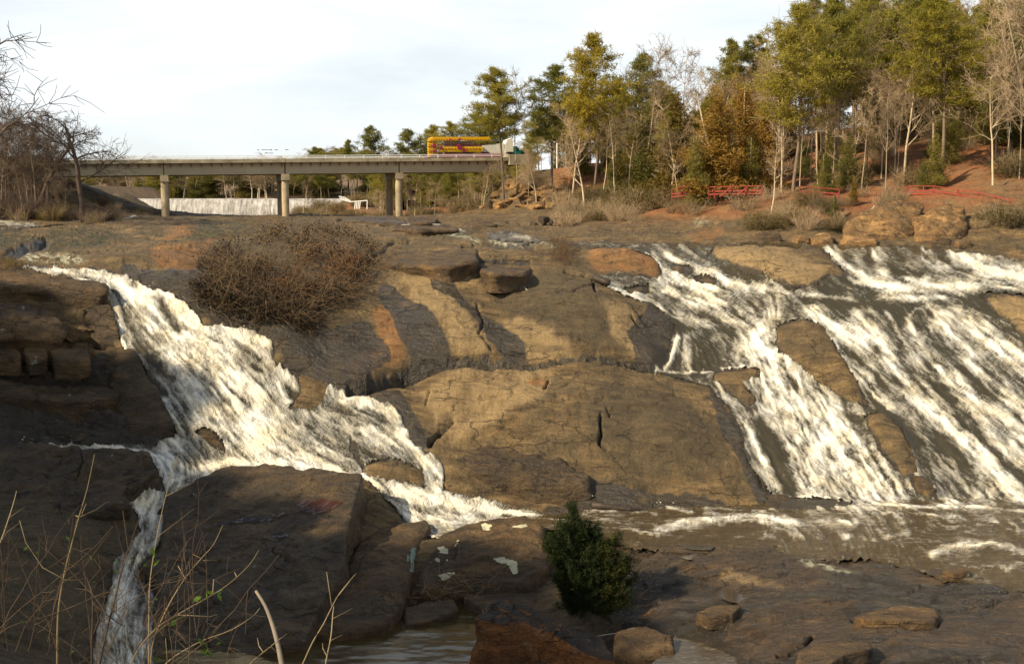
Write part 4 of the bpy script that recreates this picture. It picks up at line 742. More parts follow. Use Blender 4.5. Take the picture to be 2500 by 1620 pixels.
from mathutils.bvhtree import BVHTree
def on_rock(ob, outline, mat, name, lift=.02, step=2.0, warp=5.0, seed=1):
    me = ob.data; vs = [v.co + ob.location for v in me.vertices]; bv = BVHTree.FromPolygons(vs, [tuple(p.vertices) for p in me.polygons])
    us = np.arange(min(p[0] for p in outline) - 6, max(p[0] for p in outline) + 6, step); ws_ = np.arange(min(p[1] for p in outline) - 6, max(p[1] for p in outline) + 6, step * .7); V = []; idm = {}
    for j, v in enumerate(ws_):
        for i, u in enumerate(us):
            u2, v2 = u + warp * float(fbm2(np.array([u / 9.]), np.array([v / 7.]), 3, seed)[0]), v + warp * .7 * float(fbm2(np.array([u / 9. + 30]), np.array([v / 7.]), 3, seed + 4)[0]); c = False; n = len(outline)
            for a in range(n):
                x1, y1 = outline[a]; x2, y2 = outline[(a + 1) % n]
                if (y1 > v2) != (y2 > v2) and u2 < (x2 - x1) * (v2 - y1) / (y2 - y1) + x1: c = not c
            if not c: continue
            h = bv.ray_cast(Vector((0, 0, 0)), Vector(P(u, v, 50.)).normalized())
            if h[0] is None: continue
            idm[(i, j)] = len(V); V.append(h[0] + Vector((0, 0, lift)) - ob.location)
    Fc = [(idm[(i, j)], idm[(i, j + 1)], idm[(i + 1, j + 1)], idm[(i + 1, j)]) for (i, j) in idm if (i + 1, j) in idm and (i, j + 1) in idm and (i + 1, j + 1) in idm]
    if not Fc: return
    me2 = bpy.data.meshes.new(name); me2.from_pydata([tuple(v) for v in V], [], Fc); me2.materials.append(mat); link(name, me2, ob)
M_lich = simple('pale lichen', (.46, .43, .28), .95, .25, 6); M_lichg = simple('grey green lichen', (.22, .27, .21), .95, .25, 6)
m_rustw, t, b = mat_new('rust coloured shallow water'); b.inputs['Base Color'].default_value = (.045, .017, .006, 1); b.inputs['Roughness'].default_value = .18
m_glint, t, b = mat_new('thin wet film'); b.inputs['Base Color'].default_value = (.03, .025, .02, 1); b.inputs['Roughness'].default_value = .22
on_rock(B1, [(718,1232),(740,1220),(790,1216),(815,1222),(842,1228),(820,1238),(800,1250),(770,1258),(735,1250)], m_rustw, 'rust_puddle', .03, seed=3)
on_rock(B1, [(658,1256),(690,1250),(712,1252),(700,1262),(665,1262)], m_rustw, 'rust_puddle', .03, seed=4)
on_rock(B1, [(600,1262),(680,1266),(660,1272),(560,1280),(500,1290),(540,1275)], m_glint, 'wet_film', .03, seed=5); on_rock(B1, [(650,1310),(700,1300),(705,1308),(680,1316)], m_glint, 'wet_film', .03, seed=5)
for q_ in ([(1171,1280),(1188,1276),(1203,1282),(1198,1293),(1178,1296)], [(1064,1336),(1080,1332),(1098,1338),(1092,1352),(1072,1350)], [(1062,1362),(1076,1363),(1074,1373),(1063,1371)], [(1106,1327),(1117,1325),(1116,1334),(1107,1335)], [(1053,1322),(1062,1322),(1061,1329),(1054,1329)],
           [(1201,1362),(1230,1360),(1262,1370),(1266,1400),(1252,1404),(1243,1380),(1215,1374)], [(1068,1405),(1090,1396),(1113,1398),(1100,1412),(1078,1418)], [(1248,1282),(1285,1278),(1290,1286),(1255,1290)], [(1115,1318),(1122,1317),(1122,1322),(1115,1322)], [(1085,1365),(1092,1364),(1092,1370),(1086,1370)]):
    on_rock(B3, q_, M_lich, 'lichen_patch', .02, 2.0, 5.0, int(q_[0][0]))
for q_ in ([(1003,1338),(1016,1336),(1018,1360),(1012,1396),(1000,1398)], [(994,1356),(1001,1354),(1000,1372),(992,1374)]): on_rock(B2, q_, M_lichg, 'lichen_patch', .03, 2.0, 4.0, 9)
# riprap below the bridge end: loose blocks, each a thing
def rock_mesh(name, seed, mat):
    import bmesh as _b
    bm = _b.new(); _b.ops.create_icosphere(bm, subdivisions=3, radius=1.0)
    co = np.array([v.co[:] for v in bm.verts])
    r_ = np.random.default_rng(seed)
    for k in range(9):
        n = r_.normal(size=3); n /= np.linalg.norm(n); h = r_.uniform(.45, .8); d = co @ n; co -= np.outer(np.clip(d - h, 0, None), n)
    co *= (1 + 0.10 * fbm3(co[:, 0] * 2 + seed, co[:, 1] * 2, co[:, 2] * 2, 3, seed))[:, None]
    for v, c_ in zip(bm.verts, co): v.co = c_
    me = bpy.data.meshes.new(name); bm.to_mesh(me); bm.free(); me.materials.append(mat); return me
RK = [rock_mesh('loose_rock', 200 + i, (M_ochre, M_tanr, M_ochre, M_brown, M_ochre)[i % 5]) for i in range(7)]
spots = []
for i in range(120):
    t_ = rng.random(); u_ = 1125 + 340 * rng.random(); lo = 512; hi = np.interp(u_, [1110, 1150, 1200, 1250, 1290, 1340, 1400, 1450], [505, 475, 448, 425, 462, 466, 480, 500]); v_ = hi + (lo - hi) * rng.random() ** 0.8
    if u_ > 1250 and u_ < 1300 and v_ < 455: continue
    spots.append((u_, v_))
def on_ground(u, v, lo=20., hi=240.):
    d = P(u, v, 50.0) / 50.0; ys = np.arange(lo, hi, 0.25); zg = H(d[0] * ys, ys); zr = d[2] * ys; k = np.argmax(zr < zg)
    y = ys[k] if (zr < zg).any() else None
    return None if y is None else (d[0] * y, y, float(zg[k]))
for i, (u_, v_) in enumerate(spots):
    g_ = on_ground(u_, v_, 100)
    if g_ is None or g_[1] > 178: continue
    s_ = rng.uniform(.45, 1.25) * (1.25 if i % 7 == 0 else .9)
    o_ = link('loose_rock', RK[i % 7], None, (g_[0], g_[1], g_[2] + s_ * .25)); o_.scale = (s_ * rng.uniform(.9, 1.7), s_ * rng.uniform(.8, 1.3), s_ * rng.uniform(.5, .85)); o_.rotation_euler = (rng.uniform(-.4, .4), rng.uniform(-.4, .4), rng.uniform(0, 6.3))
    tag(o_, 'tan broken block in the rock pile on the slope below the bridge end', 'rock', 'loose blocks of the rock pile below the bridge end')
# ---------------------------------------------------------------- bridge
M_conc = simple('weathered concrete', (0.34, 0.27, 0.17), 0.85, 0.35, 0.6); M_conc2 = simple('grey parapet concrete', (0.31, 0.26, 0.17), 0.9, 0.4, 0.8)
M_girder = simple('pale girder concrete', (0.42, 0.345, 0.23), 0.85, 0.12, 0.4); M_white = simple('white painted metal', (0.78, 0.77, 0.72), 0.5, 0.06)
M_rust = simple('rusty steel', (0.16, 0.07, 0.03), 0.8, 0.3); M_asph = simple('asphalt', (0.05, 0.05, 0.05), 0.9, 0.2)
bx0 = P(404, 523, 150.0)[0]
dv = Vector((0.958, 0.287, 0.0)).normalized(); nv = Vector((-dv.y, dv.x, 0)); GR = 0.0170
ANG = math.atan2(dv.y, dv.x)
def zb(v, s=0.0): return float(P(404, v, 150.0)[2]) + GR * s
def BP(s, off, z): return Vector((bx0, 150.0, 0)) + dv * s + nv * off + Vector((0, 0, z + GR * s))
def bbox(mb, s0, s1, o0, o1, z0, z1):
    c = [BP(s, o, z) for z in (z0, z1) for s, o in ((s0, o0), (s1, o0), (s1, o1), (s0, o1))]; b = len(mb.v)
    for p in c: mb.v.append(tuple(p))
    for q in ((0,3,2,1),(4,5,6,7),(0,1,5,4),(1,2,6,5),(2,3,7,6),(3,0,4,7)): mb.f.append(tuple(b + i for i in q))
    return mb
br = empty('bridge', BP(16.2, 5, -3), 'long concrete road bridge on paired columns, crossing the river above the rocks', 'bridge')
off0 = br.location.copy()
def bpart(name, mb, mat, parent=None):
    mb.v = [(v[0] - off0.x, v[1] - off0.y, v[2] - off0.z) for v in mb.v]
    return mb.build(name, mat, parent or br)
zR, zM, zPt, zPb, zGb, zC = zb(381.8), zb(385.9), zb(389.7), zb(398.6), zb(427.2), zb(443.5)
WDT = 10.4; SP = 16.2
sL, sR = -16.2, 48.6
bpart('deck', bbox(MB(), sL, sR, 0.25, WDT - .25, zPb + .02, zPb + .32), M_conc2)
bpart('road_surface', bbox(MB(), sL - 3, sR + 3, 0.30, WDT - .30, zPb + .325, zPb + .40), M_asph)
for k in range(4):
    a, b_ = sL + k * SP + .03, sL + (k + 1) * SP - .03
    bpart('parapet', bbox(MB(), a, b_, 0, .25, zPb, zPt), M_conc2); bpart('parapet', bbox(MB(), a, b_, WDT - .25, WDT, zPb, zPt), M_conc2)
    for g in range(5):
        o = 1.0 + g * 2.1; m_ = MB()
        bbox(m_, a + .06, b_ - .06, o - .11, o + .11, zGb + .23, zPb - .1); bbox(m_, a + .06, b_ - .06, o - .26, o + .26, zGb, zGb + .22); bbox(m_, a + .06, b_ - .06, o - .25, o + .25, zPb - .11, zPb + .015)
        bpart('girder', m_, M_girder)
    for j in range(12):
        s = a + .8 + j * 1.35; bpart('drain_bracket', bbox(MB(), s, s + .12, .50, .74, zPb - .50, zPb - .02), M_rust)
for k in range(1, 4):
    s = sL + k * SP
    bpart('pier_cap', bbox(MB(), s - .55, s + .55, .55, WDT - .5, zC, zGb - .02), M_conc)
    for o in (1.25, 8.9):
        m_ = MB(); p = BP(s, o, 0); zt = zC + GR * s; zg = Hs(p.x, p.y) - 1.0
        ring = [(math.cos(2 * math.pi * i / 20) * .52, math.sin(2 * math.pi * i / 20) * .52) for i in range(20)]
        m_.tube([(p.x, p.y, zg), (p.x, p.y, zt)], .52, 20); bpart('column', m_, M_conc, None)
for side, oo in ((0, .12), (1, WDT - .12)):
    n = int((sR - sL) / 2.7)
    for i in range(n + 1):
        s = sL + .2 + i * 2.7; bpart('railing_post', bbox(MB(), s - .05, s + .05, oo - .05, oo + .05, zPt, zR - .02), M_white)
    for z in (zR, zM): bpart('rail', bbox(MB(), sL, sR, oo - .035, oo + .035, z - .045, z + .045), M_white)
bpart('abutment', bbox(MB(), sR + .05, sR + 3.1, -.4, WDT + .2, zb(410), zb(373.5 + 8.6)), M_conc2)
bpart('abutment', bbox(MB(), sL - 4.2, sL - .05, -.3, WDT + .2, -2.0, zR + .1), M_conc2)

# ---------------------------------------------------------------- dam, lake, far shore
cx0, cx1 = P(215, 484, 230.0)[0], P(835, 484, 230.0)[0]; zc = float(P(600, 484.5, 230.0)[2])
dm = empty('dam', ((cx0 + cx1) / 2, 230, -6), 'long low river dam with white water pouring over its whole crest', 'dam'); dl = dm.location
mb = MB(); mb.prism([(cx0 - dl.x - 4, .4, 0), (cx0 - dl.x - 4, 4, 0), (cx0 - dl.x - 4, 4, zc - .12 - dl.z), (cx0 - dl.x - 4, .9, zc - .12 - dl.z)], (0, 0, 0), (cx1 - cx0 + 8, 0, 0)); mb.build('wall', M_conc2, dm)
nx_, nz_ = 420, 26; gx_ = np.linspace(cx0, cx1, nx_); gk = np.linspace(0, 1, nz_); XX, KK = np.meshgrid(gx_, gk)
ZZ = zc - (KK ** 1.6) * (zc + 6.5); YY = 230.8 - 1.5 * np.sqrt(KK) - .9 * KK + .10 * fbm2(XX * 2.2, KK * .8, 4, 3) * (KK > .03)
ZZ = ZZ + .03 * fbm2(XX * .8, KK, 2, 9)
ii = np.arange(nx_ * nz_).reshape(nz_, nx_); qq_ = np.stack([ii[:-1, :-1], ii[1:, :-1], ii[1:, 1:], ii[:-1, 1:]], -1).reshape(-1, 4)
m, t, b = mat_new('dam_water'); v1 = mapping(t, (1.0, 1, .13)); f1 = noise(t, v1, 1.2, 9, .78); f2 = noise(t, mapping(t, (.12, .1, .02)), 1, 3)
ff = mth(t, 'ADD', f1, mth(t, 'MULTIPLY', mth(t, 'SUBTRACT', f2, .5), .5)); t.links.new(ramp(t, ff, [(.34, (.14, .12, .10)), (.47, (.29, .27, .24)), (.62, (.52, .49, .45))]), b.inputs['Base Color']); b.inputs['Roughness'].default_value = .5; bump(t, b, f1, .6, .3)
link('spillway_water', np_mesh('spillway_water', np.stack([XX - dl.x, YY - dl.y, ZZ - dl.z], -1).reshape(-1, 3), qq_, m), dm)
m_lake, t, b = mat_new('lake_water'); b.inputs['Base Color'].default_value = (.05, .055, .045, 1); b.inputs['Roughness'].default_value = .12; bump(t, b, noise(t, mapping(t, (.3, 1, 1)), 1.0, 4), .3, .15)
lk = link('lake', MB().box((-40, 430, zc - .35), (260, 197, .05)).mesh('lake', m_lake)); tag(lk, kind='structure')
# far shore relief
fx_ = np.linspace(-330, 330, 120); fy_ = np.linspace(241.5, 760, 90); FX, FY = np.meshgrid(fx_, fy_)
shore = 395 + 25 * np.sin(FX * .02) - np.clip(FX + 30, 0, 400) * 2.4
FZ = zc - 4 + 5.2 * sst(FY - shore, -15, 30) + 11 * sst(FY - shore, 25, 200) + 1.0 * fbm2(FX * .03, FY * .03, 3, 4)
FZ = np.where((FX > 14) & (FY < 330), np.maximum(FZ, 3 + .11 * FX), FZ); FZ = np.where((FX < -98) & (FY < 320), np.maximum(FZ, 3.0), FZ)
m_far, t, b = mat_new('leaf covered ground'); nn = noise(t, mapping(t), .2, 6, .7); t.links.new(ramp(t, nn, [(.35, (.08, .055, .025)), (.65, (.22, .13, .06))]), b.inputs['Base Color']); b.inputs['Roughness'].default_value = .95
ii = np.arange(FX.size).reshape(FX.shape); qf = np.stack([ii[:-1, :-1], ii[:-1, 1:], ii[1:, 1:], ii[1:, :-1]], -1).reshape(-1, 4)
tag(link('far_hills', np_mesh('far_hills', np.stack([FX, FY, FZ], -1).reshape(-1, 3), qf, m_far)), kind='structure')
def Hfar(x, y): 
    j = int(np.clip((x + 330) / 660 * 119, 0, 119)); i = int(np.clip((y - 241.5) / 518.5 * 89, 0, 89)); return float(FZ[i, j])
# land outside the finely modelled part, so the place goes on beyond the frame
ox = np.array([-1500, -420, -123, 0, 123, 420, 1500.]); oy = np.array([-900, -200, -60, 9.5])
OX, OY = np.meshgrid(np.linspace(-700, 700, 40), np.linspace(-300, 12, 24)); OZ = np.clip(-2 - .05 * np.abs(OX) * 0 - np.clip(OY, -40, 12) * .22, -6, 4) - 1.7
ii = np.arange(OX.size).reshape(OX.shape); qo = np.stack([ii[:-1, :-1], ii[:-1, 1:], ii[1:, 1:], ii[1:, :-1]], -1).reshape(-1, 4)
tag(link('near_bank', np_mesh('near_bank', np.stack([OX, OY, OZ], -1).reshape(-1, 3), qo, m_far)), kind='structure')

# white stepped railing at the right end of the dam
Yr = 215.0
wr = empty('white_railing', P(860, 515, Yr), 'white stepped railing with leaning bars at the right end of the dam', 'railing'); wl = Vector(wr.location)
def T(u, v, y=Yr): return Vector(P(u, v, y)) - wl
MB().tube([T(827, 479.5), T(841, 481.5), T(856, 491)], .10, 6).build('handrail', M_white, wr); MB().tube([T(832, 487), T(856, 493), T(880, 491), T(897, 489.5)], .12, 6).build('handrail', M_white, wr)
MB().tube([T(897, 489.5), T(896.5, 511)], .12, 6).build('post', M_white, wr)
for i in range(6): MB().tube([T(829 + i * 4.2, 480 + i * 1.3), T(836 + i * 4.2, 490 + i * .6)], .09, 5).build('bar', M_white, wr)
for i in range(4): MB().tube([T(868 + i * 4, 490.5), T(866 + i * 4, 513)], .11, 5).build('bar', M_white, wr)

# ---------------------------------------------------------------- lorry with a folded fairground ride
M_yel = simple('yellow ride paint', (0.75, 0.42, 0.01), .5, .1); M_crim = simple('crimson ride paint', (0.28, 0.02, 0.06), .5, .15); M_cream = simple('cream panel', (0.66, 0.62, 0.50), .6, .1)
M_green = simple('dark green cab paint', (0.005, 0.13, 0.10), .3, .1); M_blk = simple('black rubber', (0.02, 0.02, 0.02), .8, .1); M_bulb = simple('brown lamp housing', (0.25, 0.07, 0.01), .5, .1); M_gl = simple('dark window glass', (0.03, 0.04, 0.05), .1, .1, spec=.6); M_grey = simple('grey steel', (.3, .29, .27), .5, .2)
road = zPb + .40; OT = 3.2                        # lane offset
def s_of(u, off):                                  # distance along the bridge of photo column u at lane offset
    k = (u - CU) / F * 1.0075; A = Vector((bx0, 150, 0)) + nv * off; return (k * A.y - A.x) / (dv.x - k * dv.y)
def zv(v, u, off):
    s = s_of(u, off); p = Vector((bx0, 150, 0)) + dv * s + nv * off; return float(P(u, v, p.y)[2]) - GR * s
def tb(mb, u0, u1, v0, v1, o0, o1):                # box between photo columns / rows at a lane offset
    um = (u0 + u1) / 2; return bbox(mb, s_of(u0, o0), s_of(u1, o0), o0, o1, zv(v1, um, o0), zv(v0, um, o0))
tr = empty('ride_trailer', BP(s_of(1110, OT), OT + 1.2, road), 'long trailer carrying a folded yellow and crimson fairground ride on the bridge', 'trailer')
tk = empty('truck', BP(s_of(1262, OT), OT + 1.2, road), 'green lorry cab with a white sleeper pulling the fairground ride over the bridge', 'truck')
def tp(name, mb, mat, par):
    o = par.location; mb.v = [(v[0] - o.x, v[1] - o.y, v[2] - o.z) for v in mb.v]; return mb.build(name, mat, par)
tp('chassis', tb(MB(), 1052, 1232, 378.5, 383.5, OT, OT + 2.4), M_crim, tr)
tp('skirt', tb(MB(), 1070, 1222, 375, 378.3, OT + .02, OT + .12), M_crim, tr)
top = tp('upper_beam', tb(MB(), 1052, 1198, 337, 343, OT + .05, OT + .5), M_yel, tr); tp('roof_strip', tb(MB(), 1060, 1196, 334.3, 336.6, OT + .1, OT + 2.2), M_yel, tr)
lowb = tp('lower_beam', tb(MB(), 1078, 1180, 358, 369, OT - .05, OT + .4), M_yel, tr); tp('lower_edge', tb(MB(), 1074, 1178, 369.3, 371.5, OT + .0, OT + .4), M_yel, tr)
for i in range(22): 
    u = 1062 + i * 6.2; tp('lamp', tb(MB(), u, u + 2.2, 339, 341.2, OT - .0, OT + .05), M_bulb, tr)
for i in range(13):
    u = 1083 + i * 7.3; tp('lamp', tb(MB(), u, u + 3.2, 361.8, 365.2, OT - .12, OT - .05), M_bulb, tr)
for i, u in enumerate((1050, 1060)): tp('tower', tb(MB(), u, u + 6.0, 337 if i else 341, 383, OT - .1 + i * .3, OT + .4 + i * .3), M_yel, tr)
for i in range(6): tp('tower_step', tb(MB(), 1047.5, 1070, 345 + i * 6.2, 346.8 + i * 6.2, OT - .16, OT - .1), M_yel if i % 2 else M_bulb, tr)
tp('rear_panel', tb(MB(), 1056, 1068, 350, 372, OT + 1.2, OT + 2.3), M_crim, tr)
tp('arm_upper', tb(MB(), 1072, 1190, 352.6, 353.8, OT + .6, OT + 1.1), M_crim, tr)
for (u, v, r_) in ((1064, 356, 5), (1124, 358.5, 6), (1135, 366.5, 4.5), (1080, 361, 3.5), (1101, 341, 2.6), (1124, 340, 2.8), (1066, 368, 3.5)):
    s = s_of(u, OT); c = BP(s, OT - .25, zv(v, u, OT)); rr_ = r_ * .0615
    tp('wheel_hub', MB().tube([c, c + nv * .5], rr_, 14), M_crim, tr)
mb = MB()
for (u0, v0, u1, v1) in ((1085, 350, 1110, 346), (1110, 346, 1140, 349), (1140, 349, 1165, 356), (1095, 357, 1130, 352), (1090, 372, 1120, 375), (1120, 375, 1160, 372), (1150, 350, 1175, 358)):
    mb.tube([BP(s_of(u0, OT), OT + .8, zv(v0, u0, OT)), BP(s_of(u1, OT), OT + .8, zv(v1, u1, OT))], .13, 6)
tp('linkage', mb, M_grey, tr)
tp('canvas_body', tb(MB(), 1088, 1160, 344, 376, OT + 1.2, OT + 2.3), M_cream, tr)
pl = [BP(s_of(u, OT), OT + .3, zv(v, u, OT)) for u, v in ((1180, 355), (1232, 349), (1236, 379), (1205, 379), (1182, 371))]
mb = MB(); mb.prism([tuple(p) for p in pl], (0, 0, 0), tuple(nv * 1.9)); tp('cream_body', mb, M_cream, tr)
for u in (1100, 1112, 1190): 
    c = BP(s_of(u, OT), OT + .1, road + .5); tp('wheel', MB().tube([c, c + nv * .3], .5, 16), M_blk, tr)
# cab
sl = [BP(s_of(u, OT), OT + .2, zv(v, u, OT)) for u, v in ((1235, 382), (1235, 352), (1240, 341), (1252, 336), (1254, 360), (1254, 382))]
mb = MB(); mb.prism([tuple(p) for p in sl], (0, 0, 0), tuple(nv * 2.0)); tp('sleeper', mb, M_cream, tk)
cb = [BP(s_of(u, OT), OT + .1, zv(v, u, OT)) for u, v in ((1254.5, 384), (1254.5, 357), (1263, 356.5), (1268, 366), (1281, 368.5), (1286, 373), (1286, 384))]
mb = MB(); mb.prism([tuple(p) for p in cb], (0, 0, 0), tuple(nv * 2.2)); tp('cab', mb, M_green, tk)
mb = tb(MB(), 1256.5, 1262.5, 358.5, 364.5, OT - .02, OT + .08); tp('window', mb, M_gl, tk)
tp('bumper', tb(MB(), 1284, 1288, 381, 385, OT - .1, OT + 2.3), M_white, tk)
for u in (1243, 1249, 1277): c = BP(s_of(u, OT), OT - .02, road + .5); tp('wheel', MB().tube([c, c + nv * .35], .52, 16), M_blk, tk)
c = BP(s_of(1266, OT), OT - .15, zv(362, 1266, OT)); tp('mirror', MB().box(c, (.06, .12, .25)), M_blk, tk)
# signal post by the road
c = P(1360, 375, 172.0)
pp = empty('utility_post', (c[0], c[1], Hs(c[0], c[1])), 'thin white post beside the road right of the green lorry cab', 'post')
h_ = float(P(1360, 343, 172.0)[2]) - pp.location.z; MB().tube([(0, 0, -.2), (0, 0, h_)], .11, 8).build('pole', M_white, pp); MB().box((-.35, -.05, h_ - .2), (.3, .1, .09)).build('arm', M_white, pp)

# ---------------------------------------------------------------- red timber fences on the right bank
M_red = simple('faded red timber', (0.26, 0.042, 0.028), .75, .25, 2)
def fence(pts, label, mids=True, braces=()):
    W = [Vector(P(u, v, y)) for u, v, y in pts]; e = empty('fence', (W[0].x, W[0].y, W[0].z - 1.1), label, 'fence'); o = e.location
    for i, p in enumerate(W):
        MB().box(p - o + Vector((0, 0, -.62)), (.06, .06, .66)).build('post', M_red, e)
    for a, b_ in zip(W[:-1], W[1:]):
        for dz_, hh in ((0.04, .045), (-.45, .08), (-.78, .07)):
            if dz_ < 0 and not mids: continue
            A = a - o + Vector((0, 0, dz_)); B = b_ - o + Vector((0, 0, dz_)); d = B - A; mb = MB()
            n = Vector((-d.y, d.x, 0)).normalized() * .035; up = Vector((0, 0, hh)); base = [A - n - up - n * 2, A + n - up - n * 2, A + n + up - n * 2, A - n + up - n * 2]
            mb.prism([tuple(q) for q in base], (0, 0, 0), tuple(d)); mb.build('rail', M_red, e)
    for (u0, v0, u1, v1, y) in braces:
        MB().tube([Vector(P(u0, v0, y)) - o, Vector(P(u1, v1, y)) - o], .09, 5).build('handrail', M_red, e)
    return e
fence([(1730,457,124),(1745,457,123.6),(1785,456,123),(1822,455,122),(1860,455,121)], 'faded red fence with slanting handrails, half hidden behind the bronze cedars', True, [(1757,481,1785,457,122.6),(1800,478,1822,458,121.6),])
fence([(1952,456,120),(2000,459,119.5),(2049,463,119)], 'short dark red fence stretch between the large limbed pine and the small cedar')
fence([(1640,464,127),(1668,461,126),(1692,459,125.4)], 'short red fence piece showing between the pale cedar trunks', True, [(1652,463,1682,450,125)])
fence([(2218,455,117),(2279,455,116),(2339,464,114.5),(2388,471,113),(2430,480,111.5),(2467,490,110)], 'short bright red fence running downhill above the ochre outcrops')
fence([(2140,468,118.4),(2180,469,118),(2217,470,117.6)], 'low dark red rail joining the two red fences', False)

# ---------------------------------------------------------------- driftwood, logs, sticks
M_wood = simple('bleached driftwood', (.55, .50, .42), .8, .15); M_log = simple('dark wet log', (.045, .032, .022), .6, .3); M_bark = simple('grey bark', (.20, .165, .12), .9, .35, 2.0); M_bark2 = simple('pale bark', (.42, .37, .29), .9, .25, 2.0)
def log(name, pts, r, mat, label, cat, taper=.6, sides=9):
    W = [Vector(P(u, v, y)) for u, v, y in pts]; o = empty(name, W[0], label, cat); n = len(W)
    mb = MB(); mb.tube([p - W[0] for p in W], [r * (1 - (1 - taper) * i / (n - 1)) for i in range(n)], sides); ob = mb.build(name, mat, None, True, W[0]); bpy.data.objects.remove(o); tag(ob, label, cat); return ob
def gy(u, v, up=.1):
    g = on_ground(u, v, 30); return (u, v, g[1] - up if g else 60)
log('log', [gy(1445,1232), gy(1480,1236), gy(1520,1241), gy(1563,1247)], .22, M_log, 'long dark log lying in the river just behind the green cedar', 'log')
log('log', [gy(1448,676), gy(1462,682), gy(1476,687), gy(1487,690)], .28, M_log, 'short dark log end on the rock edge beside the upper cascade', 'log', .9, 12)
log('stick', [gy(1267,690,.25), gy(1276,697,.25), gy(1285,706,.25), gy(1299,719,.25)], .035, M_wood, 'thin bleached white stick on the upper middle rock', 'stick')
log('driftwood', [gy(1345,535), gy(1370,531), gy(1396,528)], .10, M_log, 'dark fallen branch on the far plateau right of the root lump', 'driftwood')
log('driftwood', [gy(1095,549,.3), gy(1030,547,.3), gy(980,549,.3)], .07, M_wood, 'long pale pole lying across the middle of the plateau', 'driftwood')
log('driftwood', [gy(1430,507), gy(1460,505), gy(1478,498)], .22, M_bark, 'fallen grey trunk at the foot of the woods, right of the rock pile', 'driftwood')
log('driftwood', [gy(1505,502), gy(1530,501), gy(1540,504)], .16, M_bark, 'shorter fallen trunk right of the first grey trunk', 'driftwood')
log('stick', [gy(1455,1553,.2), gy(1480,1548,.2), gy(1568,1536,.2)], .035, M_bark2, 'thin tan stick on the dark rock beside the cedar', 'stick')
log('stump', [gy(1537,512), (1537,488,gy(1537,512)[2])], .22, M_bark2, 'broken tan stump standing at the edge of the far plateau', 'stump', .8)
rk = link('root_lump', rock_mesh('root_lump', 77, M_log)); g = on_ground(1327, 548, 90); rk.location = (g[0], g[1], g[2] + .45); rk.scale = (.9, .6, .75); tag(rk, 'black upturned root lump on the far plateau', 'stump')
rk = link('root_lump', RK[3].copy()); g = on_ground(1344, 548, 90); rk.location = (g[0], g[1], g[2] + .25); rk.scale = (.35, .35, .45); rk.data.materials[0] = M_log; tag(rk, 'smaller black chunk right of the root lump', 'stump')
# still puddles
m_pud, t, b = mat_new('still puddle water'); b.inputs['Base Color'].default_value = (.05, .04, .03, 1); b.inputs['Roughness'].default_value = .04
m_pudo, t, b = mat_new('rust coloured puddle'); b.inputs['Base Color'].default_value = (.16, .05, .015, 1); b.inputs['Roughness'].default_value = .12
def puddle(outline, z, mat, nm='puddle', ys=None):
    vs = [P(u, v, z) for u, v in outline] ; me = bpy.data.meshes.new(nm); me.from_pydata([tuple(p) for p in vs], [], [tuple(range(len(vs)))]); me.update()
    n = me.polygons[0].normal
    if n.z < 0: me.flip_normals()
    me.materials.append(mat); o = link(nm, me); tag(o, kind='structure'); return o
def zat(u, v):
    k = int(np.argmin((Uu - u) ** 2 + (Vv - v) ** 2)); return float(Z1.ravel()[k])
for o_ in ([(1740,1448),(1775,1432),(1800,1438),(1838,1462),(1848,1470),(1820,1474),(1780,1468)], [(1568,1329),(1610,1328),(1640,1336),(1625,1344),(1600,1342)], [(1650,1335),(1690,1330),(1745,1333),(1735,1342),(1690,1341)], [(1658,1358),(1700,1352),(1708,1360),(1680,1366)]):
    zz = sum(zat(u, v) for u, v in o_) / len(o_) + .06; puddle(o_, zz, m_pud)
m_shal, t, b = mat_new('shallow rippled water'); nn = noise(t, mapping(t, (1.0, 2.6, 1)), 2.5, 5, .65, .6); t.links.new(ramp(t, nn, [(.3, (.035, .027, .015)), (.6, (.09, .07, .045)), (.74, (.30, .27, .22))]), b.inputs['Base Color']); b.inputs['Roughness'].default_value = .12; bump(t, b, nn, .35, .08)
puddle([(1640,1565),(1668,1510),(1720,1492),(1790,1500),(1850,1525),(1905,1545),(1880,1562),(1800,1580),(1810,1610),(1830,1660),(1550,1660),(1600,1610)], zat(1720,1560) + .05, m_shal, 'shallow_water')
# brown pool at the very bottom and slack water right of it
def flat_water(name, x0, x1, y0, y1, z, mat):
    nx2, ny2 = int((x1 - x0) / .12), int((y1 - y0) / .12); A, B = np.meshgrid(np.linspace(x0, x1, nx2), np.linspace(y0, y1, ny2)); C = z + .02 * fbm2(A * .7, B * 1.9, 4, 51)
    i2 = np.arange(A.size).reshape(A.shape); q2 = np.stack([i2[:-1, :-1], i2[:-1, 1:], i2[1:, 1:], i2[1:, :-1]], -1).reshape(-1, 4)
    tag(link(name, np_mesh(name, np.stack([A, B, C], -1).reshape(-1, 3), q2, mat)), kind='structure')
m_bp, t, b = mat_new('brown pool water'); nn = noise(t, mapping(t, (.8, 2.0, 1)), 2.2, 5, .6, .8); t.links.new(ramp(t, nn, [(.3, (.035, .024, .008)), (.7, (.075, .052, .018))]), b.inputs['Base Color']); b.inputs['Roughness'].default_value = .10; bump(t, b, nn, .07, .06); b.inputs['Specular IOR Level'].default_value = .35
flat_water('brown_pool', -17, 13.5, 36, 60, -21.3, m_bp)

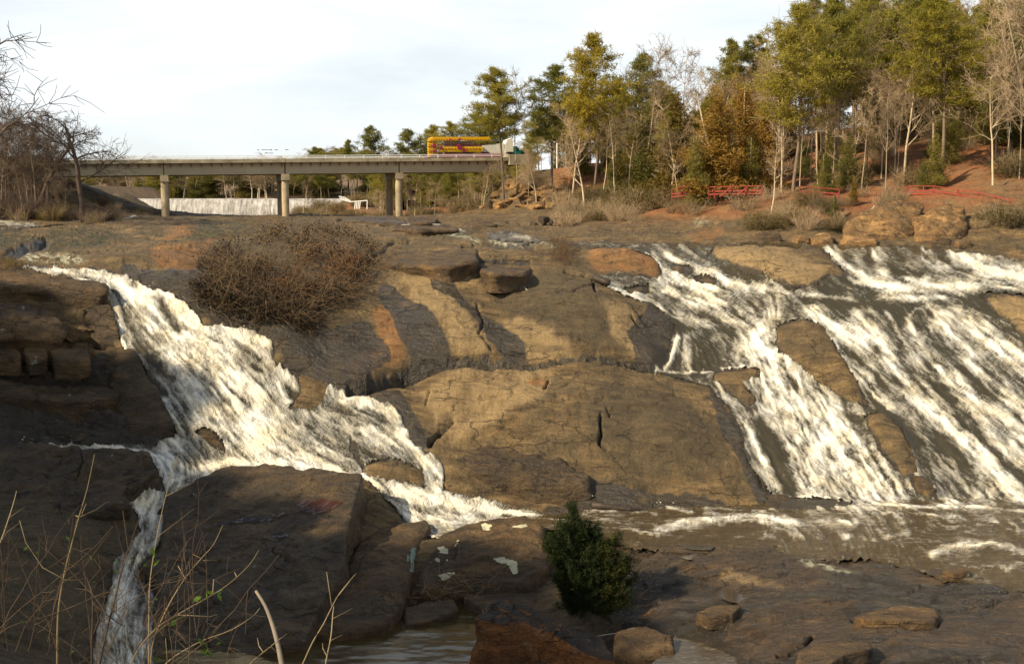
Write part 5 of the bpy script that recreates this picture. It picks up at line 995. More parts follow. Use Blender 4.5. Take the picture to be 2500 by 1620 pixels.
# ---------------------------------------------------------------- birds over the bridge
mb = MB(); mb.tube([(-.22, 0, 0), (-.08, 0, .02), (.1, 0, .03), (.24, 0, 0)], [.02, .07, .08, .02], 6)
M_bird = simple('dark plumage', (.05, .045, .045), .8, .1); bird_body = mb.mesh('body', M_bird, True)
wing = bpy.data.meshes.new('wing'); wing.from_pydata([(-.12, .03, .03), (.1, .03, .03), (.02, .3, .14), (-.14, .52, .05), (-.12, .03, .015), (.1, .03, .015), (.02, .3, .125), (-.14, .52, .04)], [], [(0, 1, 2, 3), (7, 6, 5, 4), (0, 3, 7, 4), (1, 5, 6, 2), (2, 6, 7, 3)]); wing.materials.append(M_bird)
for i, (u, v) in enumerate([(631,366.5),(640,366),(645,366.5),(650,366),(655,366.5),(661,366),(663,367),(672,366),(677,366.5),(698,366),(702,366),(650,374),(654,374.5),(659,374),(665,374.5)]):
    o = empty('bird', P(u, v, 185.0), 'tiny dark bird gliding in line low over the bridge', 'bird', 'flock of birds over the bridge', rz=.3 * math.sin(i * 2.1))
    link('body', bird_body, o); a = link('wing', wing, o); b2 = link('wing', wing, o); b2.scale = (1, -1, 1); o.scale = (.7, .7, .7)
# ---------------------------------------------------------------- vegetation
def leafmat(name, c, var=.35, trans=.35, rough=.7):
    m = bpy.data.materials.new(name); m.use_nodes = True; t = m.node_tree; t.nodes.clear()
    o = t.nodes.new('ShaderNodeOutputMaterial'); d = t.nodes.new('ShaderNodeBsdfPrincipled'); tr_ = t.nodes.new('ShaderNodeBsdfTranslucent'); mx_ = t.nodes.new('ShaderNodeMixShader'); mx_.inputs[0].default_value = trans
    oi = t.nodes.new('ShaderNodeObjectInfo'); pos = mapping(t); n = noise(t, pos, .8, 3); n2 = noise(t, pos, 5, 2)
    f = mth(t, 'ADD', mth(t, 'MULTIPLY', n, .7), mth(t, 'ADD', mth(t, 'MULTIPLY', n2, .3), mth(t, 'MULTIPLY', mth(t, 'SUBTRACT', oi.outputs['Random'], .5), .35)))
    lo = (c[0] * (1 - var), c[1] * (1 - var * .8), c[2] * (1 - var)); hi = (c[0] * (1 + var * 1.4), c[1] * (1 + var), c[2] * (1 + var * .5))
    cc = ramp(t, f, [(.32, lo), (.68, hi)])
    t.links.new(cc, d.inputs['Base Color']); t.links.new(cc, tr_.inputs['Color']); d.inputs['Roughness'].default_value = rough; d.inputs['Specular IOR Level'].default_value = .2
    t.links.new(d.outputs[0], mx_.inputs[1]); t.links.new(tr_.outputs[0], mx_.inputs[2]); t.links.new(mx_.outputs[0], o.inputs['Surface']); return m
def barkmat(name, lo, hi):
    m, t, b = mat_new(name); oi = t.nodes.new('ShaderNodeObjectInfo'); n = noise(t, mapping(t, (1, 1, .3), src='Object'), 2.5, 5)
    f = mth(t, 'ADD', mth(t, 'MULTIPLY', n, .7), mth(t, 'MULTIPLY', oi.outputs['Random'], .4)); t.links.new(ramp(t, f, [(.3, lo), (.75, hi)]), b.inputs['Base Color']); b.inputs['Roughness'].default_value = .9; b.inputs['Specular IOR Level'].default_value = .15; return m
M_pine = leafmat('pine needles', (.235, .215, .040), trans=.5); M_piney = leafmat('sunlit yellowish pine needles', (.34, .27, .036), trans=.5); M_ced = leafmat('bronzed cedar foliage', (.235, .150, .034), trans=.45); M_cedg = leafmat('dark green cedar foliage', (.024, .038, .010), .6, .3)
M_ever = leafmat('olive undergrowth leaves', (.17, .155, .042), trans=.45); M_und = leafmat('olive brown undergrowth', (.13, .105, .038), trans=.4); M_trunkp = barkmat('pine bark', (.09, .065, .045), (.26, .19, .13)); M_trunkb = barkmat('grey pale bark', (.20, .155, .10), (.60, .47, .31)); M_twig = barkmat('brown twigs', (.14, .10, .055), (.44, .32, .19))
M_dk = barkmat('dark wet bark', (.05, .035, .028), (.13, .095, .07)); M_vine = barkmat('dry vine stems', (.05, .032, .018), (.24, .165, .095)); M_leafb = leafmat('dead brown leaves', (.14, .062, .025), .5, .25); M_leafo = leafmat('dull olive leaves', (.045, .040, .014), .5, .2); M_leafd = leafmat('black brown thicket shade leaves', (.020, .014, .008), .4, .05); M_grass = leafmat('dry grass blades', (.30, .20, .09), .35, .3)  # M_leafd: near-black leaves that paint the shade inside the vine thicket
M_yl = leafmat('yellow remaining leaves', (.45, .28, .04), .3, .3); M_gl2 = leafmat('small green leaves', (.06, .11, .012), .3, .4)

def segs_mesh(name, S, mat, sides=3):
    """S: (n,8) p0 p1 r0 r1 -> thin tapered prisms"""
    S = np.asarray(S, float); n = len(S); p0, p1 = S[:, :3], S[:, 3:6]; d = p1 - p0; l = np.linalg.norm(d, axis=1, keepdims=True) + 1e-9; d /= l
    ref = np.where(np.abs(d[:, 2:3]) < .9, np.array([[0, 0, 1.]]), np.array([[1., 0, 0]])); a = np.cross(d, ref); a /= np.linalg.norm(a, axis=1, keepdims=True); c = np.cross(d, a)
    V = np.empty((n, 2, sides, 3))
    for k in range(sides):
        an = 2 * math.pi * k / sides; o = a * math.cos(an) + c * math.sin(an); V[:, 0, k] = p0 + o * S[:, 6:7]; V[:, 1, k] = p1 + o * S[:, 7:8]
    b = np.arange(n)[:, None] * 2 * sides; k = np.arange(sides)[None]; k2 = (k + 1) % sides
    Q = np.stack([b + k, b + k2, b + sides + k2, b + sides + k], -1).reshape(-1, 4)
    return np_mesh(name, V.reshape(-1, 3), Q, mat, True)
def tufts_mesh(name, C, n, ln, wd, mat, up=.35, seed=0, spread=1.0, jit=.2):
    r = np.random.default_rng(seed); C = np.repeat(np.asarray(C, float), n, 0); m_ = len(C); d = r.normal(size=(m_, 3)); d[:, 2] += up; d /= np.linalg.norm(d, axis=1, keepdims=True)
    C = C + r.normal(size=(m_, 3)) * jit; L_ = ln * r.uniform(.6, 1.2, (m_, 1)); s = np.cross(d, r.normal(size=(m_, 3))); s /= np.linalg.norm(s, axis=1, keepdims=True)
    V = np.stack([C - s * wd / 2, C + s * wd / 2, C + d * L_], 1).reshape(-1, 3); return np_mesh(name, V, np.arange(m_ * 3).reshape(-1, 3), mat, False)
def limb(r, p, d, L_, r0, r1, n, bend=.15, grav=0.0):
    out = []; p = np.array(p, float); d = np.array(d, float); d /= np.linalg.norm(d)
    for i in range(n):
        q = p + d * L_ / n; a, b_ = r0 + (r1 - r0) * i / n, r0 + (r1 - r0) * (i + 1) / n; out.append((*p, *q, a, b_)); p = q
        d = d + r.normal(size=3) * bend + np.array([0, 0, grav]); d /= np.linalg.norm(d)
    return out
def make_bare(seed, Ht=15., spread=.45, r0=.16, low=.35, droop=0.0, nl=12, lean=.06, fork=False, fine=1.0):
    r = np.random.default_rng(seed); T_ = limb(r, (0, 0, -.3), (r.normal() * lean, r.normal() * lean, 1), Ht * (.62 if fork else .95), r0, r0 * (.45 if fork else .12), 9, .05 if not fork else .08, .03)
    trunk = list(T_); crown = []
    starts = []
    for k in range(nl):
        f = low + (1 - low) * (k + r.random()) / nl; i = min(8, int(f * 9)); s = T_[i]; p = np.array(s[3:6]); az = r.random() * 6.283; el_ = r.uniform(.35, 1.0) if not fork else r.uniform(.5, 1.2)
        L_ = Ht * spread * (1.15 - .75 * f) * r.uniform(.7, 1.15) * (1.3 if fork else 1); starts.append((p, (math.cos(az), math.sin(az), el_), L_, s[7] * .55))
    for p, d, L_, rr in starts:
        B = limb(r, p, d, L_, max(rr, .03), .016, 6, .16, .05 - droop); trunk += B[:2]; crown += B[2:]
        for j in range(int(8 * fine)):
            s = B[1 + r.integers(0, 5)]; q = np.array(s[:3]) * .5 + np.array(s[3:6]) * .5; d2 = np.array(s[3:6]) - np.array(s[:3]); d2 = d2 / np.linalg.norm(d2) + r.normal(size=3) * .65; d2[2] += .15 - droop
            L2 = L_ * r.uniform(.25, .55); B2 = limb(r, q, d2, L2, .022, .010, 4, .2, .03 - droop); crown += B2
            for kk in range(int(5 * fine)):
                s2 = B2[r.integers(0, 4)]; q2 = np.array(s2[3:6]); d3 = np.array(s2[3:6]) - np.array(s2[:3]); d3 = d3 / np.linalg.norm(d3) + r.normal(size=3) * .7; d3[2] -= droop * 1.5
                crown += limb(r, q2, d3, L2 * r.uniform(.3, .65), .015, .009, 2, .25, -droop)
    return trunk, crown
def make_pine(seed, Ht=20., low=.5, wid=.20, dens=1.0, r0=.20, flat=False):
    r = np.random.default_rng(seed); T_ = limb(r, (0, 0, -.3), (r.normal() * .03, r.normal() * .03, 1), Ht, r0, .03, 12, .025, .02); trunk = list(T_); C = []
    nb = int(58 * dens)
    for k in range(nb):
        f = low + (1 - low) * (k + r.random()) / nb; i = min(11, int(f * 12)); s = T_[i]; tt_ = f * 12 - i; p = np.array(s[:3]) * (1 - tt_) + np.array(s[3:6]) * tt_
        g = (f - low) / (1 - low); prof = (math.sin(math.pi * min(1, .22 + .78 * g) ** .8) ** .7) if not flat else (1.05 - g * .6)
        L_ = Ht * wid * max(.18, prof) * r.uniform(.55, 1.15); az = r.random() * 6.283; B = limb(r, p, (math.cos(az), math.sin(az), r.uniform(.05, .55)), L_, .05, .015, 4, .13, .06); trunk += B
        nt_ = int(8 + L_ * 4.8)
        for j in range(nt_):
            s2 = B[min(3, int((r.random() ** .55) * 4))]; w_ = r.random(); q = np.array(s2[:3]) * (1 - w_) + np.array(s2[3:6]) * w_
            q = q + r.normal(size=3) * np.array([.45, .45, .18]) * (L_ * .28 + .15); C.append(q)
            if r.random() < .35: trunk.append((*(np.array(s2[:3]) * (1 - w_) + np.array(s2[3:6]) * w_), *q, .014, .008))
    return trunk, np.array(C)
def make_cedar(seed, Ht=9., wid=.26, low=.06, n=900):
    r = np.random.default_rng(seed); T_ = limb(r, (0, 0, -.3), (r.normal() * .03, r.normal() * .03, 1), Ht, .14, .03, 8, .03, .02); trunk = list(T_); C = []
    lob = r.normal(size=(9, 2)) * .3
    for k in range(n):
        f = low + (1 - low) * (1 - math.sqrt(r.random())) * .98; rad = Ht * wid * (1 - f) ** .75 * (.75 + .35 * math.sin(f * 21 + seed)) ; az = r.random() * 6.283
        rad *= .78 + .35 * math.sin(az * 3 + f * 9 + seed) ; q = rad * r.random() ** .35
        C.append((math.cos(az) * q, math.sin(az) * q, f * Ht + r.normal() * .12))
    for k in range(24):
        f = r.uniform(.1, .9); az = r.random() * 6.283; trunk += limb(r, (0, 0, f * Ht), (math.cos(az), math.sin(az), .3), Ht * wid * (1 - f) * .9, .04, .01, 3, .1)
    return trunk, np.array(C)
PROTO = {}
def proto(kind, k, tm, cm): PROTO[(kind, k)] = (tm, cm)
for k in range(6):
    a, c = make_pine(100 + k, 20., [.5, .42, .58, .35, .5, .62][k], [.19, .22, .17, .21, .16, .20][k], [1, 1.15, .85, 1.2, .9, .8][k])
    tm = segs_mesh('trunk', a, M_trunkp, 4); proto('pine', k, tm, tufts_mesh('crown', c, 11, .50, .085, M_pine, .5, k, jit=.16))
    if k in (1, 3): proto('ypine', k, tm, tufts_mesh('crown', c, 12, .50, .09, M_piney, .5, k + 50, jit=.16))
for k in range(7):
    a, c = make_bare(200 + k, 15., [.42, .36, .5, .3, .45, .38, .33][k], [.16, .13, .19, .11, .17, .14, .12][k], [.35, .45, .3, .5, .4, .3, .55][k], nl=[14, 13, 16, 12, 15, 14, 10][k], fine=1.25)
    proto('bare', k, segs_mesh('trunk', a, M_trunkb, 5), segs_mesh('branches', c, M_twig, 3))
M_twd = barkmat('dull brown twigs', (.06, .042, .03), (.22, .16, .11))
for k in range(4):
    a, c = make_bare(250 + k, 15., .38, .13, .3, nl=13, fine=1.3); proto('dbare', k, segs_mesh('trunk', a, M_trunkp, 5), segs_mesh('branches', c, M_twd, 3))
for k in range(3):
    a, c = make_bare(230 + k, 12., .34, .22, .35, .12, 10, .15, True, 1.5); proto('droop', k, segs_mesh('trunk', a, M_dk, 6), segs_mesh('branches', c, M_dk, 3))
for k in range(3):
    a, c = make_cedar(300 + k, 9., [.26, .30, .22][k]); tm = segs_mesh('trunk', a, M_trunkb, 5)
    proto('cedar', k, tm, tufts_mesh('crown', c, 13, .34, .085, M_ced, .3, 20 + k, jit=.20)); proto('gcedar', k, tm, tufts_mesh('crown', c, 12, .32, .08, M_ever, .3, 30 + k, jit=.2))
def make_shrub(seed, Ht=2.4, n=70, wd=1.3):
    r = np.random.default_rng(seed); S = []
    for i in range(n):
        az = r.random() * 6.283; q = r.random() ** .5 * wd * .6; p = (math.cos(az) * q, math.sin(az) * q, -.1); S0 = limb(r, p, (math.cos(az) * .5 + r.normal() * .2, math.sin(az) * .5 + r.normal() * .2, 1.2), Ht * r.uniform(.5, 1.05), .018, .007, 5, .14, -.03); S += S0
        for j in range(4):
            s = S0[r.integers(1, 5)]; S += limb(r, s[:3], r.normal(size=3) + np.array([0, 0, .5]), Ht * r.uniform(.15, .35), .008, .004, 2, .2)
    return S
for k in range(4): proto('shrub', k, segs_mesh('stems', make_shrub(400 + k), M_twig, 3), None)
for k in range(4): proto('dshrub', k, segs_mesh('stems', make_shrub(420 + k, 2.4, 110), M_dk, 3), None)
for k in range(2):
    r = np.random.default_rng(440 + k); q = r.normal(size=(420, 3)); q /= np.linalg.norm(q, axis=1, keepdims=True); q *= r.random((420, 1)) ** .4 * np.array([1.5, 1.3, 1.1]) * (1 + .25 * fbm3(q[:, 0] * 2, q[:, 1] * 2, q[:, 2] * 2, 2, k))[:, None]; q[:, 2] = np.abs(q[:, 2] + .6)
    proto('gshrub', k, segs_mesh('stems', make_shrub(410 + k, 2.4, 90), M_twig, 3), tufts_mesh('foliage', q[:260], 10, .26, .05, M_und, .6, 9 + k, jit=.3))
BASEH = {'pine': 20, 'ypine': 20, 'bare': 15, 'droop': 8.6, 'dbare': 15, 'cedar': 9, 'gcedar': 9, 'shrub': 2.4, 'gshrub': 2.0, 'dshrub': 2.4}
NAME = {'pine': 'pine_tree', 'ypine': 'pine_tree', 'bare': 'bare_tree', 'droop': 'bare_tree', 'dbare': 'bare_tree', 'cedar': 'cedar_tree', 'gcedar': 'cedar_tree', 'shrub': 'shrub', 'gshrub': 'shrub', 'dshrub': 'shrub'}
CATG = {'pine': 'pine tree', 'ypine': 'pine tree', 'bare': 'bare tree', 'droop': 'bare tree', 'dbare': 'bare tree', 'cedar': 'cedar tree', 'gcedar': 'cedar tree', 'shrub': 'shrub', 'gshrub': 'shrub', 'dshrub': 'shrub'}
def gz(x, y): return Hs(x, y) if y < 240 else Hfar(x, y)
def plant(kind, k, x, y, h, label, group=None, wid=1.0, tilt=0.0):
    z = gz(x, y); o = empty(NAME[kind], (x, y, z - .1), label, CATG[kind], group, rz=rng.random() * 6.283)
    s = h / BASEH[kind]; sw = s * wid; o.scale = (sw, sw, s)
    if tilt: o.rotation_euler = (0, tilt, o.rotation_euler[2] * .15)
    tm, cm = PROTO[(kind, k)]; link(tm.name.split('.')[0], tm, o)
    if cm is not None: link(cm.name.split('.')[0], cm, o)
    return o
def put(kind, k, u, y, vtop, label, group=None, wid=1.0, tilt=0.0, minh=1.0):
    x = (u - CU) / F * y * 1.0075; z = gz(x, y); zt = float(P(u, vtop, y)[2]); return plant(kind, k, x, y, max(zt - z, minh), label, group, wid, tilt)

# --- trees one can tell apart: kind, variant, photo column, distance, top row
HERO = [
 ('pine',0,1230,152,163,'pine with a bare lower trunk in front of the green lorry cab'), ('bare',3,1262,154,170,'slim bare tree between the first two pines right of the bridge'), ('pine',1,1342,156,152,'broad green pine second from the bridge end, behind the thin white post'),
 ('ypine',3,1447,150,82,'tall yellow-green pine whose pointed top stands alone against the sky, centre'), ('bare',2,1395,152,235,'bare trunk with stubby branches left of the tall lone-topped pine'), ('bare',4,1575,150,128,'dark forked bare tree standing against the sky right of the tall lone-topped pine'),
 ('pine',2,1553,158,121,'short flat-topped pine crown beside the forked bare tree'), ('bare',0,1655,160,122,'rounded bare crown against the sky left of the dense green pines'), ('pine',4,1765,172,88,'dense dark pine top left end of the high green ridge'), ('pine',5,1830,175,84,'dense pine right behind the leftmost ridge pine'),
 ('pine',3,1925,128,10,'large green pine with stout bare side limbs, centre of the wooded bank'), ('pine',1,2060,150,-40,'wide dark green pine cut by the top edge, right of the large limbed pine'), ('pine',0,2170,155,-50,'tall pine cut by the top edge, left of the sunlit yellow pine'),
 ('ypine',1,2280,122,-30,'sunlit yellow-green pine with low tufts behind the short red fence'), ('bare',2,2190,125,140,'leaning bare tree with twin pale stems left of the sunlit pine',), ('bare',1,2090,124,215,'thin pale bare tree with a straight white trunk left of the short fence'),
 ('bare',5,2060,126,250,'slightly leaning grey sapling left of the thin pale bare tree'), ('bare',0,2405,116,170,'pale curving bare tree with a long side limb at the short fence end'), ('bare',6,2440,128,-30,'tall bare tree forking near the top right corner'), ('bare',2,2495,120,-40,'tall bare tree at the right edge of the frame'),
 ('bare',4,1873,109,338,'crooked white-barked bare tree with broken top, in front of the long red fence'), ('bare',5,1652,131,290,'white bare trunk just left of the bronze cedars'), ('bare',1,1500,138,260,'pair of slim grey trunks left of the cedars at the plateau edge'),
 ('bare',0,1530,139,270,'bushy bare tree right of the slim grey trunks'), ('bare',3,1470,142,280,'grey bare tree over the olive brush, right of the rock pile'), ('bare',6,1985,127,270,'bare tree with drooping side twigs right of the large limbed pine'),
 ('cedar',0,1640,134,218,'tall bronze cedar left of the biggest bronze cedar'), ('cedar',1,1740,128,215,'biggest bronze cedar, its crown full from the fence to the ridge'), ('cedar',2,1850,130,250,'bronze cedar just left of the large limbed pine'), ('cedar',0,1800,136,200,'bronze-green cedar behind the biggest bronze cedar'),
 ('gcedar',1,1570,140,250,'olive green cedar left of the tall bronze cedar'), ('gcedar',2,1690,126,330,'low bronze-green cedar with a flared pale trunk foot above the plateau'), ('gcedar',0,1500,145,330,'round olive cedar behind the slim grey trunks'), ('cedar',2,2072,112,430,'small yellow-green cedar alone on the slope between the two red fences'),
 ('gcedar',0,2026,108,472,'little round evergreen bush lowest on the slope, left of the small cedar'), ('gcedar',2,2010,140,300,'dark evergreen in the shade behind the drooping bare tree'), ('gcedar',1,1950,138,330,'dark evergreen right of the trunk of the large limbed pine'), ('gcedar',1,2120,145,330,'shaded evergreen deep in the wood behind the pale bare tree'),
 ('bare',2,1180,158,400,'small bare tree against the bridge end wall, left'), ('bare',5,1235,152,378,'small leafless tree standing on top of the rock pile'), ('bare',0,1290,150,395,'small leafless tree right of the rock pile top'), ('bare',1,1005,168,430,'pale bare sapling just right of the right bridge pier'),
 ('bare',2,745,175,428,'solitary bare tree in front of the dam, right of the middle pier'), ('droop',0,215,120,258,'dark drooping bare tree standing alone in front of the left bridge span'), ('droop',1,92,128,262,'dark many-forked bare tree at the left bridge end'), ('droop',2,-10,112,45,'dark bare tree reaching in from the left edge of the frame'),
 ('droop',1,20,126,215,'drooping bare tree between the left edge and the many-forked tree'), ('bare',3,-55,118,120,'slender bare tree just outside the left edge'),
 ('pine',1,792,262,357,'lowest round pine behind the bridge, leftmost of the far pines'), ('pine',4,873,255,340,'slim far pine second from the left behind the bridge'), ('pine',3,930,245,305,'tallest bushy far pine behind the bridge, left of the lorry'), ('pine',0,1008,250,315,'far pine between the tallest bushy one and the lorry'), ('pine',1,1075,252,302,'broad far pine right above the yellow ride'),
 ('pine',2,1122,246,292,'narrow far pine above the front of the yellow ride'), ('pine',5,1165,240,275,'far pine behind the cream part of the lorry load'), ('pine',0,1195,235,255,'far pine just left of the first pine at the bridge end'),
]
for h in HERO:
    kind, k, u, y, vt, lab = h; wid = {'cedar': 1.25, 'gcedar': 1.25, 'pine': 1.25, 'ypine': 1.15}.get(kind, 1.0)
    if kind == 'cedar' and k == 1: wid = 1.5
    if lab.startswith('large green pine'): wid = 1.25
    put(kind, k, u, y, vt, lab, wid=wid, tilt=(-.10 if 'leaning' in lab or 'curving' in lab else 0), minh=2.0)
# --- the wood behind, tree by tree
sky_u = [1200,1250,1300,1340,1400,1445,1500,1560,1600,1650,1700,1740,1850,1900,1960,2000,2150,2500,2800]; sky_v = [262,215,240,215,250,200,225,215,235,190,210,150,120,70,10,-20,-30,-20,-20]
for i in range(12):
    u = 1375 + i * 21 + rng.uniform(-8, 8); put('pine', i % 6, u, rng.uniform(158, 190), rng.uniform(190, 265), 'green pine filling the gap between the tall lone-topped pine and its neighbours', 'gap-filling pines behind the lone-topped pine', wid=1.2, minh=8)
n_ = 0; kinds = ['pine', 'bare', 'bare', 'gcedar', 'pine', 'bare', 'pine', 'gcedar']
GRP = {'pine': ('green pine standing deep in the wood on the slope right of the bridge', 'pines of the wooded slope'), 'bare': ('leafless grey tree standing deep in the wood on the slope right of the bridge', 'bare trees of the wooded slope'), 'gcedar': ('small olive evergreen growing under the taller trees of the right wooded slope', 'small evergreens of the wooded slope')}
for i in range(300):
    y = rng.uniform(132, 232); u = rng.uniform(1290, 2790) if i < 240 else rng.uniform(2120, 2620); x = (u - CU) / F * y
    if y > 150 and u < 1330 and y < 180: continue
    kd = kinds[i % 8]; vt = float(np.interp(u, sky_u, sky_v)) + rng.uniform(0, 130) * (1.3 if kd == 'gcedar' else 1); zt = float(P(u, vt, y)[2]); z = gz(x, y); h = zt - z
    h = min(max(h, 5), 27 if kd != 'gcedar' else 13)
    if u > 2150 and rng.random() < .35: h = min(h, 20)
    if kd == 'gcedar' and 1540 < u < 1960: kd = 'cedar'; h = max(h, 9)
    where = ['near the bridge end of the right wood', 'behind the bronze cedars', 'in the middle of the right wood', 'at the far end of the right wood'][int(np.digitize(u, [1600, 1900, 2230]))]
    dep = ['front', 'middle', 'rear'][int(np.digitize(y, [165, 200]))]; sz = ('tall' if h > 18 else 'short') if kd in ('pine', 'bare') else 'small'
    lab = f"{sz} {dict(pine='green pine', bare='leafless grey tree', gcedar='olive evergreen', cedar='bronze cedar')[kd]} in the {dep} rows {where}"; grp = lab + ', look-alikes'
    plant(kd, int(rng.integers(0, {'pine': 6, 'bare': 7, 'gcedar': 3, 'cedar': 3}[kd])), x, y, h, lab, grp, wid=1.0 if kd in ('pine', 'bare') else 1.3)
for i in range(60):
    y = rng.uniform(118, 142); u = rng.uniform(1640, 2780); x = (u - CU) / F * y
    if gz(x, y) < .2: continue
    kd = 'bare' if i % 3 else 'gcedar'; 
    plant(kd, int(rng.integers(0, 3)), x, y, rng.uniform(9, 16) if kd == 'bare' else rng.uniform(3, 7), 'slender pale bare tree near the front of the right wood' if kd == 'bare' else 'small olive evergreen near the front of the right wood', 'slender bare trees at the wood edge' if kd == 'bare' else 'small evergreens at the wood edge', wid=.6 if kd == 'bare' else 1.2)
# far shore of the lake
for i in range(225):
    u = rng.uniform(180, 1260); x0_ = (u - CU) / F * 380; y = 400 - np.clip(x0_ + 30, 0, 400) * 2.2 + rng.uniform(0, 60) + 25 * math.sin(x0_ * .02); y = max(y, 246); x = (u - CU) / F * y
    kd = 'bare' if rng.random() < (.6 if u < 680 else .3) else ('pine' if rng.random() < .6 else 'gcedar'); h = rng.uniform(9, 14) * (y / 400) ** .5 if u < 780 else rng.uniform(12, 17)
    if u < 780: h = min(h, (483 - 392) / F * y)
    else: h = min(h, (483 - (350 if u < 900 else 310)) / F * y)
    plant(kd, int(rng.integers(0, 3)), x, y, h, {'bare': 'leafless tree on the far shore seen under the bridge', 'pine': 'pine on the far shore seen under the bridge', 'gcedar': 'round evergreen on the far shore seen under the bridge'}[kd], {'bare': 'bare trees on the far shore', 'pine': 'pines on the far shore', 'gcedar': 'round evergreens on the far shore'}[kd], wid=2.0)
for i in range(105):
    if i >= 80: i = (i % 2) * 2 + 1 if i % 3 == 0 else 1
    u = rng.uniform(905, 1290) if rng.random() < .75 else rng.uniform(690, 905); y = rng.uniform(182, 236); x = (u - CU) / F * y; kd = ['bare', 'gshrub', 'bare', 'pine'][i % 4]; kd = 'gshrub' if u < 905 else kd
    h = {'bare': rng.uniform(5, 8), 'gshrub': rng.uniform(2, 3.2), 'pine': rng.uniform(7, 12)}[kd] 
    plant(kd, int(rng.integers(0, 2)), x, y, h, {'bare': 'thin leafless tree behind the right bridge pier', 'pine': 'slender pine behind the right bridge pier', 'gshrub': 'olive bush behind the right bridge pier'}[kd], {'bare': 'thin trees behind the right bridge pier', 'pine': 'slender pines behind the right bridge pier', 'gshrub': 'olive bushes behind the right bridge pier'}[kd])
# brush along the banks
for i in range(330):
    if 150 <= i < 170: continue
    if 170 <= i < 230 or 120 <= i < 150: u = rng.uniform(1330, 2750); y = rng.uniform(118, 165); vt = 0; kd = 'shrub' if i % 3 else 'gshrub'; g = ('dry brush under the trees of the right wood', 'dry brush of the right wood') if kd == 'shrub' else ('olive bush under the trees of the right wood', 'olive bushes of the right wood')
    elif i >= 230: u = rng.uniform(-150, 290); y = rng.uniform(122, 150); vt = 0; kd = 'dshrub'; g = ('dark leafless bush on the left bank by the bridge end', 'dark bushes on the left bank')
    elif i < 46: u = rng.uniform(-120, 300); y = rng.uniform(118, 146); vt = rng.uniform(400, 505) + max(0, u - 200) * .4; kd = 'shrub' if i % 5 else 'gshrub'; g = ('tangled brown brush on the dark left bank', 'brush on the left bank') if kd == 'shrub' else ('olive bush on the dark left bank', 'olive bushes on the left bank')
    elif i < 80: u = rng.uniform(1340, 1760); y = rng.uniform(130, 148); vt = rng.uniform(430, 490); kd = 'gshrub' if i % 2 else 'shrub'; g = ('dry grey brush at the foot of the right wood', 'dry brush at the foot of the right wood') if kd == 'shrub' else ('olive undergrowth bush at the foot of the right wood', 'olive undergrowth of the right wood')
    else: u = rng.choice([rng.uniform(1880, 2060), rng.uniform(2360, 2620), rng.uniform(1850, 2500)]); y = rng.uniform(103, 114) if u > 2350 or u < 2060 else rng.uniform(109, 116); vt = 0; kd = 'shrub' if i % 4 else 'gshrub'; g = ('dry brown brush on the slope beside the ochre outcrops', 'brush around the ochre outcrops') if kd == 'shrub' else ('greenish bush on the slope beside the ochre outcrops', 'greenish bushes around the ochre outcrops')
    x = (u - CU) / F * y; h = rng.uniform(1.6, 3.2) if i < 46 else rng.uniform(1.6, 3.2) if i < 80 else rng.uniform(1.0, 2.2) if i < 120 else rng.uniform(1.2, 3.0) if i < 230 else rng.uniform(1.5, 3.6)
    if gz(x, y) < -3.0 or (2180 < u < 2480 and y > 108.5 and y < 118): continue
    if (i < 46 or i >= 230) and u > 105: h = min(h, 1.6)
    plant(kd, int(rng.integers(0, 4 if kd in ('shrub', 'dshrub') else 2)), x, y, h, g[0], g[1], wid=1.3)
for i in range(48):
    u = rng.uniform(-110, 165); y = rng.uniform(122, 146); x = (u - CU) / F * y; 
    if gz(x, y) < -3.0: continue
    plant('dbare', int(rng.integers(0, 4)), x, y, rng.uniform(5, 12), 'slim brown leafless tree in the brush on the left bank', 'slim trees on the left bank', wid=.9)
# unseen trees added on the near left bank to shade cliff and foreground rocks
k_ = 0
for c_ in np.arange(-79, -36, 2.6):
    for s0 in (22, 27.5, 33):
        x = -.847 * s0 + .53 * c_ + rng.uniform(-.8, .8); y = -.532 * s0 - .85 * c_ + rng.uniform(-.8, .8); top = (17.5 if c_ < -72 else 13.2 if c_ < -50 else 18.0) + .675 * (s0 - 25) * 1.0 + rng.uniform(-1, .6); k_ += 1
        if y < 9.5: continue
        if s0 == 27.5 and y > 12: plant('gcedar', k_ % 3, x, y, max(3, (top - 1) - gz(x, y)), 'dark evergreen on the near left bank outside the picture', 'evergreens of the near left bank', wid=1.1)
        else: plant('pine', k_ % 6, x, y, max(3, top - gz(x, y)), 'tall pine on the near left bank outside the picture', 'pines of the near left bank', wid=1.3)

